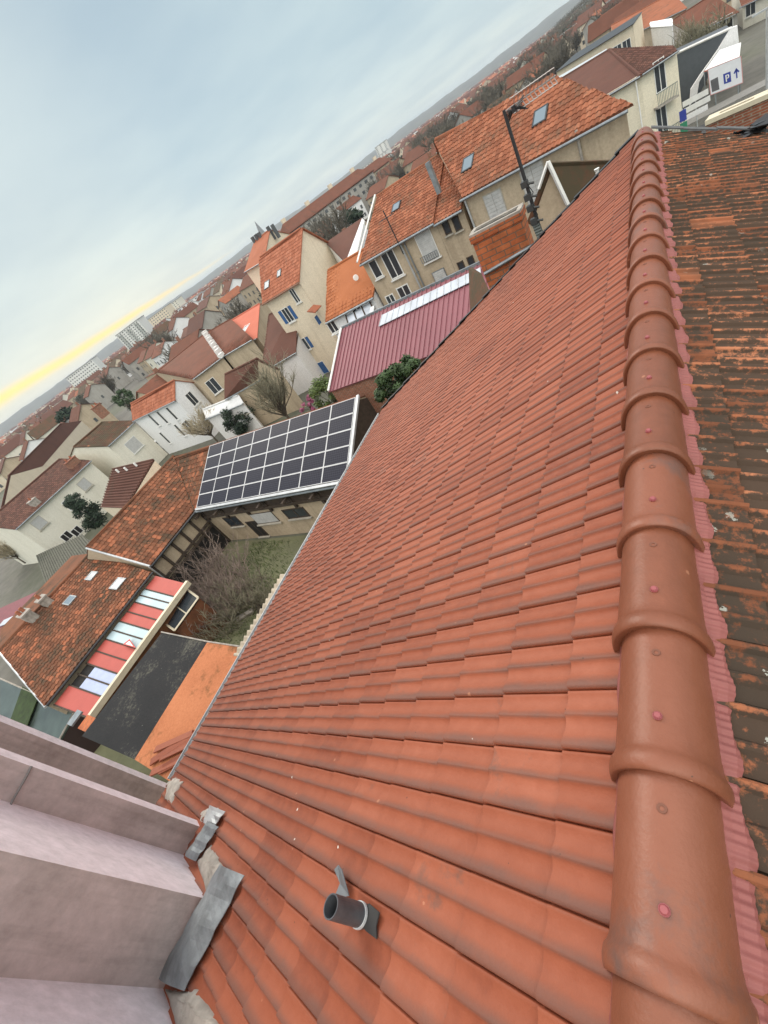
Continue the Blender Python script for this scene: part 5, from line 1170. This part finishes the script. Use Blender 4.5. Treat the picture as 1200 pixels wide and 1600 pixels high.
# apartment slabs and towers
def block(name, label, px, py, D, wd, dp, top_px, wall, floors, cols, rot=0., roofm=None, cat='apartment block', balc=None):
    """px,py marks the middle of the roof line at distance D; the top follows from the view ray"""
    d = ray(px, py); s_ = D/math.hypot(d[0], d[1]); c = d*s_; zt_ = c[2]; az_ = math.atan2(c[1], c[0])
    e = thing(name, (c[0], c[1], GZ-1), label, cat); e.rotation_euler.z = rot
    h_ = zt_-GZ+1; mb = MB(); mb.box((0, 0, h_/2), (wd, dp, h_))
    def put(m_, nm, mat, par=e):
        o = m_.build(nm, mat); o.parent = par; o.matrix_parent_inverse = Matrix.Identity(4); return o
    put(mb, 'wall', wall); mb = MB(); mb.box((0, 0, h_+.25), (wd+.5, dp+.5, .5)); 
    if roofm:
        x, y = wd/2+.5, dp/2+.5; zz = h_+.3; t_ = dp*.28
        mb.slab([(-x, -y, zz), (x, -y, zz), (x-2, 0, zz+t_), (-x+2, 0, zz+t_)], .2); mb.slab([(x, y, zz), (-x, y, zz), (-x+2, 0, zz+t_), (x-2, 0, zz+t_)], .2); mb.poly([(x, -y, zz), (x, y, zz), (x-2, 0, zz+t_)]); mb.poly([(-x, y, zz), (-x, -y, zz), (-x+2, 0, zz+t_)])
    ro = put(mb, 'roof', roofm or plain('flat roof', (.30, .30, .29), .9))
    if roofm:
        for q in np.linspace(-wd/2+3, wd/2-3, max(2, int(wd//9))): mb = MB(); mb.box((q, 1.0, h_+.3+dp*.28), (1.5, .9, 2.6)); o = mb.build('chimney', W_CREAM); o.parent = ro
    fh = (h_-2)/floors; rest = MB(); n_w = 0
    for f_ in range(floors):
        for q in np.linspace(-wd/2+1.6, wd/2-1.6, cols):
            for sg in (-1, 1):
                if sg < 0 and n_w < 100: mb = MB(); mb.box((q, sg*(dp/2+.03), 2+fh*(f_+.5)), (wd/cols*.42, .1, fh*.42)); put(mb, 'window', FGL); n_w += 1
                else: rest.box((q, sg*(dp/2+.03), 2+fh*(f_+.5)), (wd/cols*.42, .1, fh*.42))
    tag(put(rest, 'window_rows', FGL), kind='stuff')
    if balc:
        mb = MB()
        for f_ in range(floors):
            for q in np.linspace(-wd/2+3, wd/2-3, max(2, cols//3)): mb.box((q, -dp/2-.6, 2+fh*(f_+.15)), (wd/cols*1.3, 1.2, fh*.35))
        tag(put(mb, 'balconies', balc), kind='stuff')
    return e
WT = stucco('tower white', (.72, .72, .70), (.45, .45, .42), .25)
block('tower_block', 'pale concrete tower block with rooftop masts above the far roofs', 203, 509, 420, 23, 14, 0, WT, 12, 9, rot=rad(28), balc=plain('concrete frame', (.5, .5, .47)))
block('apartment_slab', 'long low white apartment slab just under the yellow sunset band', 127, 574, 480, 30, 12, 0, WT, 7, 12, rot=rad(35))
block('apartment_slab', 'pale white stepped apartment slab right of the tower block', 246, 489, 560, 32, 14, 0, W_CREAM, 7, 10, rot=rad(20))
block('apartment_slab', 'ivory apartment slab with flat roof next to the stepped slab', 268, 474, 620, 24, 16, 0, W_IVORY, 8, 6, rot=rad(20))
block('apartment_block', 'group of bright white flats in the middle distance', 318, 457, 430, 34, 14, 0, W_WHITE, 5, 9, rot=rad(15))
block('apartment_block', 'bright white flats on the left of the white group', 297, 470, 400, 22, 14, 0, W_WHITE, 5, 6, rot=rad(40))
block('apartment_slab', 'far white slab on the skyline between wooded hills', 584, 250, 700, 40, 16, 0, WT, 9, 10, rot=rad(10))
block('tower_block', 'slender white tower standing on the skyline above the bare trees', 595, 225, 720, 15, 12, 0, WT, 14, 3, rot=rad(10))
block('red_roof_terrace', 'long grey terrace with red roof and pale chimney stacks on the skyline', 510, 322, 190, 40, 11, 0, W_GREY, 4, 14, rot=rad(62), roofm=T_MR, cat='terrace')
block('red_roof_terrace', 'second grey terrace with red roof further right along the skyline', 560, 288, 235, 34, 11, 0, W_TAN, 4, 12, rot=rad(62), roofm=T_MR, cat='terrace')
block('balcony_block', 'white apartment block with pink balconies on the far right hillside', 905, 36, 330, 34, 12, 0, W_WHITE, 5, 12, rot=rad(8), balc=plain('pink balcony', (.45, .22, .22)))
hl = house('long_flat_block', 'long cream block with a dark flat roof behind the maroon hipped roof', at(869, 112, -5), at(989, 37, -5), at(869, 112, -5)+V(2, 9, .1), at(989, 37, -5)+V(1, 9, .1), W_CREAM, DARKM, over=.3, mono=True, gutter=False, ridgecap=False)
for k in range(9): hl.front.window(0, 0, 1.1, 1.1, 'plain', pos=hl.A+(hl.B-hl.A)*((k+.7)/9.6)-V(0, 0, 1.7), sill=False)
lg = thing('flat_strip_roof', (-4, 62, GZ), 'pale blue grey flat roofed strip along the rear of the maroon roof', 'building'); q = [at(864, 131, -5.0), at(951, 82, -5.0), at(948, 76, -4.9), at(858, 128, -4.9)]
mb = MB(); mb.slab(q, .1, n=V(0, 0, 1)); mb.build('roof', plain('pale blue sheet', (.42, .47, .50), .6), lg); mb = MB(); mb.hexa([V(*p[:2], GZ) for p in q]+[p-V(0, 0, .12) for p in q]); mb.build('wall', W_GREY, lg)
h1 = house('rust_roof_warehouse', 'wide building with a mottled rust orange roof above the dark flat roofed block', ony(966, 64, 118), ony(1072, 12, 112), ony(955, 40, 128), ony(1050, -10, 124), W_TAN, T_F, over=.3)
h2 = house('grey_gabled_house', 'grey rendered house with a broad rust roof and dark openings behind the slate roof', ony(1080, 52, 98), ony(1152, 18, 94), ony(1048, 34, 109), ony(1112, -8, 105), W_GREY, T_MR, over=.4)
for px, py in ((1112, 48), (1135, 36)): h2.front.window(px, py, 1.6, 1.4, 'open', sill=False)
h3 = house('ivory_corner_house', 'ivory house with one paired window in the top right corner', ony(1160, 8, 98), ony(1230, -25, 95), ony(1150, -20, 106), ony(1220, -50, 104), W_IVORY, T_MR, over=.3)
h3.front.window(1173, 14, 1.1, 1.2, 'plain')
h4 = house('white_box_house', 'small white boxy house with blank wall left of the bare street trees', ony(1018, 42, 96), ony(1050, 40, 94), ony(1016, 36, 102), ony(1050, 30, 100), W_WHITE, W_WHITE, over=.1, mono=True)
for k, (px, py, h_) in enumerate(((1075, 70, 6), (1098, 58, 6.5), (1060, 62, 5))): bare_tree('street_tree', ['bare street tree in front of the grey gabled house', 'taller bare street tree beside the slate roof edge', 'small bare street tree next to the white boxy house'][k], 'tree', ony(px, py, 76)*V(1, 1, 0)+V(0, 0, GZ), h_, 5, 22, BARK, TWIGG, 140+k, trunk=.16, twigs=12, thick=.03)
# church spire
d = ray(408, 362); c = d*(640/math.hypot(d[0], d[1])); cs = thing('church', (c[0], c[1], GZ), 'thin grey church spire rising on the far skyline', 'church')
mb = MB(); mb.box((c[0], c[1], (GZ+c[2]-2)/2), (6, 6, c[2]-2-GZ)); mb.build('tower', W_GREY, cs); mb = MB(); mb.tube([V(c[0], c[1], c[2]-2), V(c[0], c[1], c[2]+12)], [3.6, .1], 8); mb.build('spire', plain('spire slate', (.18, .19, .2)), cs)
mb = MB(); mb.box((c[0]+9, c[1], GZ+5), (16, 9, 10)); mb.build('nave', W_CREAM, cs)
# far roofs beyond 560 m read as one mass
mb = MB(); R = random.Random(77)
for i in range(2600):
    d = 560+1500*R.random()**1.1; a = rad(R.uniform(2, 78)); x, y = -math.sin(a)*d, math.cos(a)*d; wd, dp, h = R.uniform(8, 20), R.uniform(7, 11), R.uniform(5, 8); rt = R.uniform(0, 3.14)
    if math.sin(x*.006+1)*math.sin(y*.005) > .35: continue
    Rm = np.array(Matrix.Rotation(rt, 3, 'Z')); cc = V(x, y, GZ-1); m_ = R.choice([0, 0, 1, 2])
    mb.box(cc+V(0, 0, h/2), (wd, dp, h), Rm, m_)
    for sg in (-1, 1): mb.poly([cc+Rm@V(-wd/2, sg*dp/2, h), cc+Rm@V(wd/2, sg*dp/2, h), cc+Rm@V(wd/2, 0, h+2.6), cc+Rm@V(-wd/2, 0, h+2.6)], R.choice([3, 4, 3, 4, 5]), R.random())
    for sg in (-1, 1): mb.poly([cc+Rm@V(sg*wd/2, -dp/2, h), cc+Rm@V(sg*wd/2, dp/2, h), cc+Rm@V(sg*wd/2, 0, h+2.6)], m_)
tag(mb.build('far_town', [W_CREAM, W_WHITE, W_TAN, T_MR, T_BR, T_D]), kind='stuff')
# bare winter trees in the middle distance
tp = []
for k in range(4):
    e = bare_tree('winter_tree', 'grey brown leafless tree among the distant houses', 'tree', (0, 0, 0), [9, 11, 8, 10][k], [9, 9, 8, 10][k], 26, BARK, FTW, 60+k, 'leafless trees in the distant town', trunk=.22, twigs=16, thick=.07, sub=4); tp.append(e)
usedt = set()
spots = []
for i in range(46): spots.append((RF.uniform(6, 20), RF.uniform(150, 300)))
for i in range(60): spots.append((RF.uniform(-8, 76), RF.uniform(90, 420)))
for i in range(24): spots.append((RF.uniform(3, 9), RF.uniform(230, 420)))
for i, (a, d) in enumerate(spots):
    x, y = -math.sin(rad(a))*d, math.cos(rad(a))*d; k = i % 4
    if any((x-p[0])**2+(y-p[1])**2 < (p[2]*.9)**2 for p in placed[:32]): continue
    o = tp[k] if k not in usedt else copy_tree(tp[k]); usedt.add(k)
    rise = max(0, (12-a))*.0006*max(0, d-120)
    sc_ = RF.uniform(.75, 1.15); o.location = (x, y, GZ-.3+rise); o.rotation_euler.z = RF.uniform(0, 6.28); o.scale = (sc_, sc_, sc_)
# evergreens
ce = [leafy('evergreen_tree', 'dark evergreen tree among the distant houses', 'tree', (0, 0, 0), (3, 3, 4), 1500, LEAFC, 80, 'evergreen trees in the distant town', leaf=.5, trunk=.2, clumps=24)]
for i in range(26):
    a, d = (RF.uniform(-6, 74), RF.uniform(80, 400)) if i > 5 else (RF.uniform(3.2, 6.2), RF.uniform(300, 380)); o = ce[0] if i == 0 else copy_tree(ce[0]); o.location = (-math.sin(rad(a))*d, math.cos(rad(a))*d, GZ+max(0, (12-a))*.0006*max(0, d-120)); s_ = RF.uniform(.6, 1.2); o.scale = (s_, s_, s_)
# ================================================================== HILLS
WOODL = plain('winter woodland', (.075, .075, .055), .95, var=.6, scale=.02); 
def hill(name, d0, d1, f, mat, a0=-25, a1=100, step=.5, base=GZ):
    mb = MB(); rows = []
    for a in np.arange(a0, a1, step):
        h = f(a); col = []
        for q in range(9):
            t_ = q/8; d = d0+(d1-d0)*t_; z = base-2+(h-base+2)*math.sin(min(1, t_*1.15)*math.pi/2)+(math.sin(a*3.1+t_*9)+math.sin(a*7.7+t_*5))*(h-base)*.02
            col.append(mb.vert((-math.sin(rad(a))*d, math.cos(rad(a))*d, z)))
        col.append(mb.vert((-math.sin(rad(a))*(d1+400), math.cos(rad(a))*(d1+400), base-2))); rows.append(col)
    for a, bb in zip(rows[:-1], rows[1:]):
        for q in range(9): mb.f.append([a[q], bb[q], bb[q+1], a[q+1]]); mb.m.append(0)
    return struct(name, mb, mat, smooth=True)
hill('hills', 2200, 3400, lambda a: 30+9*math.sin(a*.11+1)+5*math.sin(a*.37)+1.5*math.sin(a*1.3)-8*max(0, (14-a)/14), WOODL)
hill('near_hill', 260, 560, lambda a: GZ+2+max(0, min(1, (11-a)/8))*10.5+.6*math.sin(a*2), WOODL, -25, 13)
# woodland texture on the rise: many small bare crowns read as one wood
mb = MB(); R = random.Random(31)
for i in range(2200):
    a = R.uniform(-8, 10.5); d = R.uniform(330, 560); t_ = (d-260)/300; h = GZ+2+max(0, min(1, (11-a)/8))*10.5; z = GZ-2+(h-GZ+2)*math.sin(min(1, t_*1.15)*math.pi/2); c = V(-math.sin(rad(a))*d, math.cos(rad(a))*d, z)
    for k in range(22):
        dv = unit(V(R.gauss(0, 1), R.gauss(0, 1), abs(R.gauss(0, 1))+.3)); p = c+V(0, 0, 1.5)+dv*R.uniform(.5, 3.2); s_ = R.uniform(.25, .6); u = unit(V(R.gauss(0, 1), R.gauss(0, 1), R.gauss(0, 1))); w_ = unit(np.cross(u, dv+.01))
        mb.poly([p-u*s_, p+w_*s_*.4, p+u*s_], 0 if R.random() > .15 else 1, R.random())
tag(mb.build('hill_woodland', [FTW, LEAFC]), kind='stuff')
# ================================================================== HAZE
hz, t, b = newmat('haze'); t.nodes.remove(b); pv = N(t, 'ShaderNodeVolumePrincipled'); pv.inputs['Color'].default_value = (.72, .80, .90, 1); pv.inputs['Density'].default_value = .0002; pv.inputs['Anisotropy'].default_value = .1
LK(t, pv.outputs[0], t.nodes['Material Output'].inputs['Volume'])
mb = MB(); mb.box((-1500, 1500, (GZ-3+48)/2), (7600, 7600, 48-(GZ-3))); tag(mb.build('haze', hz), kind='stuff')
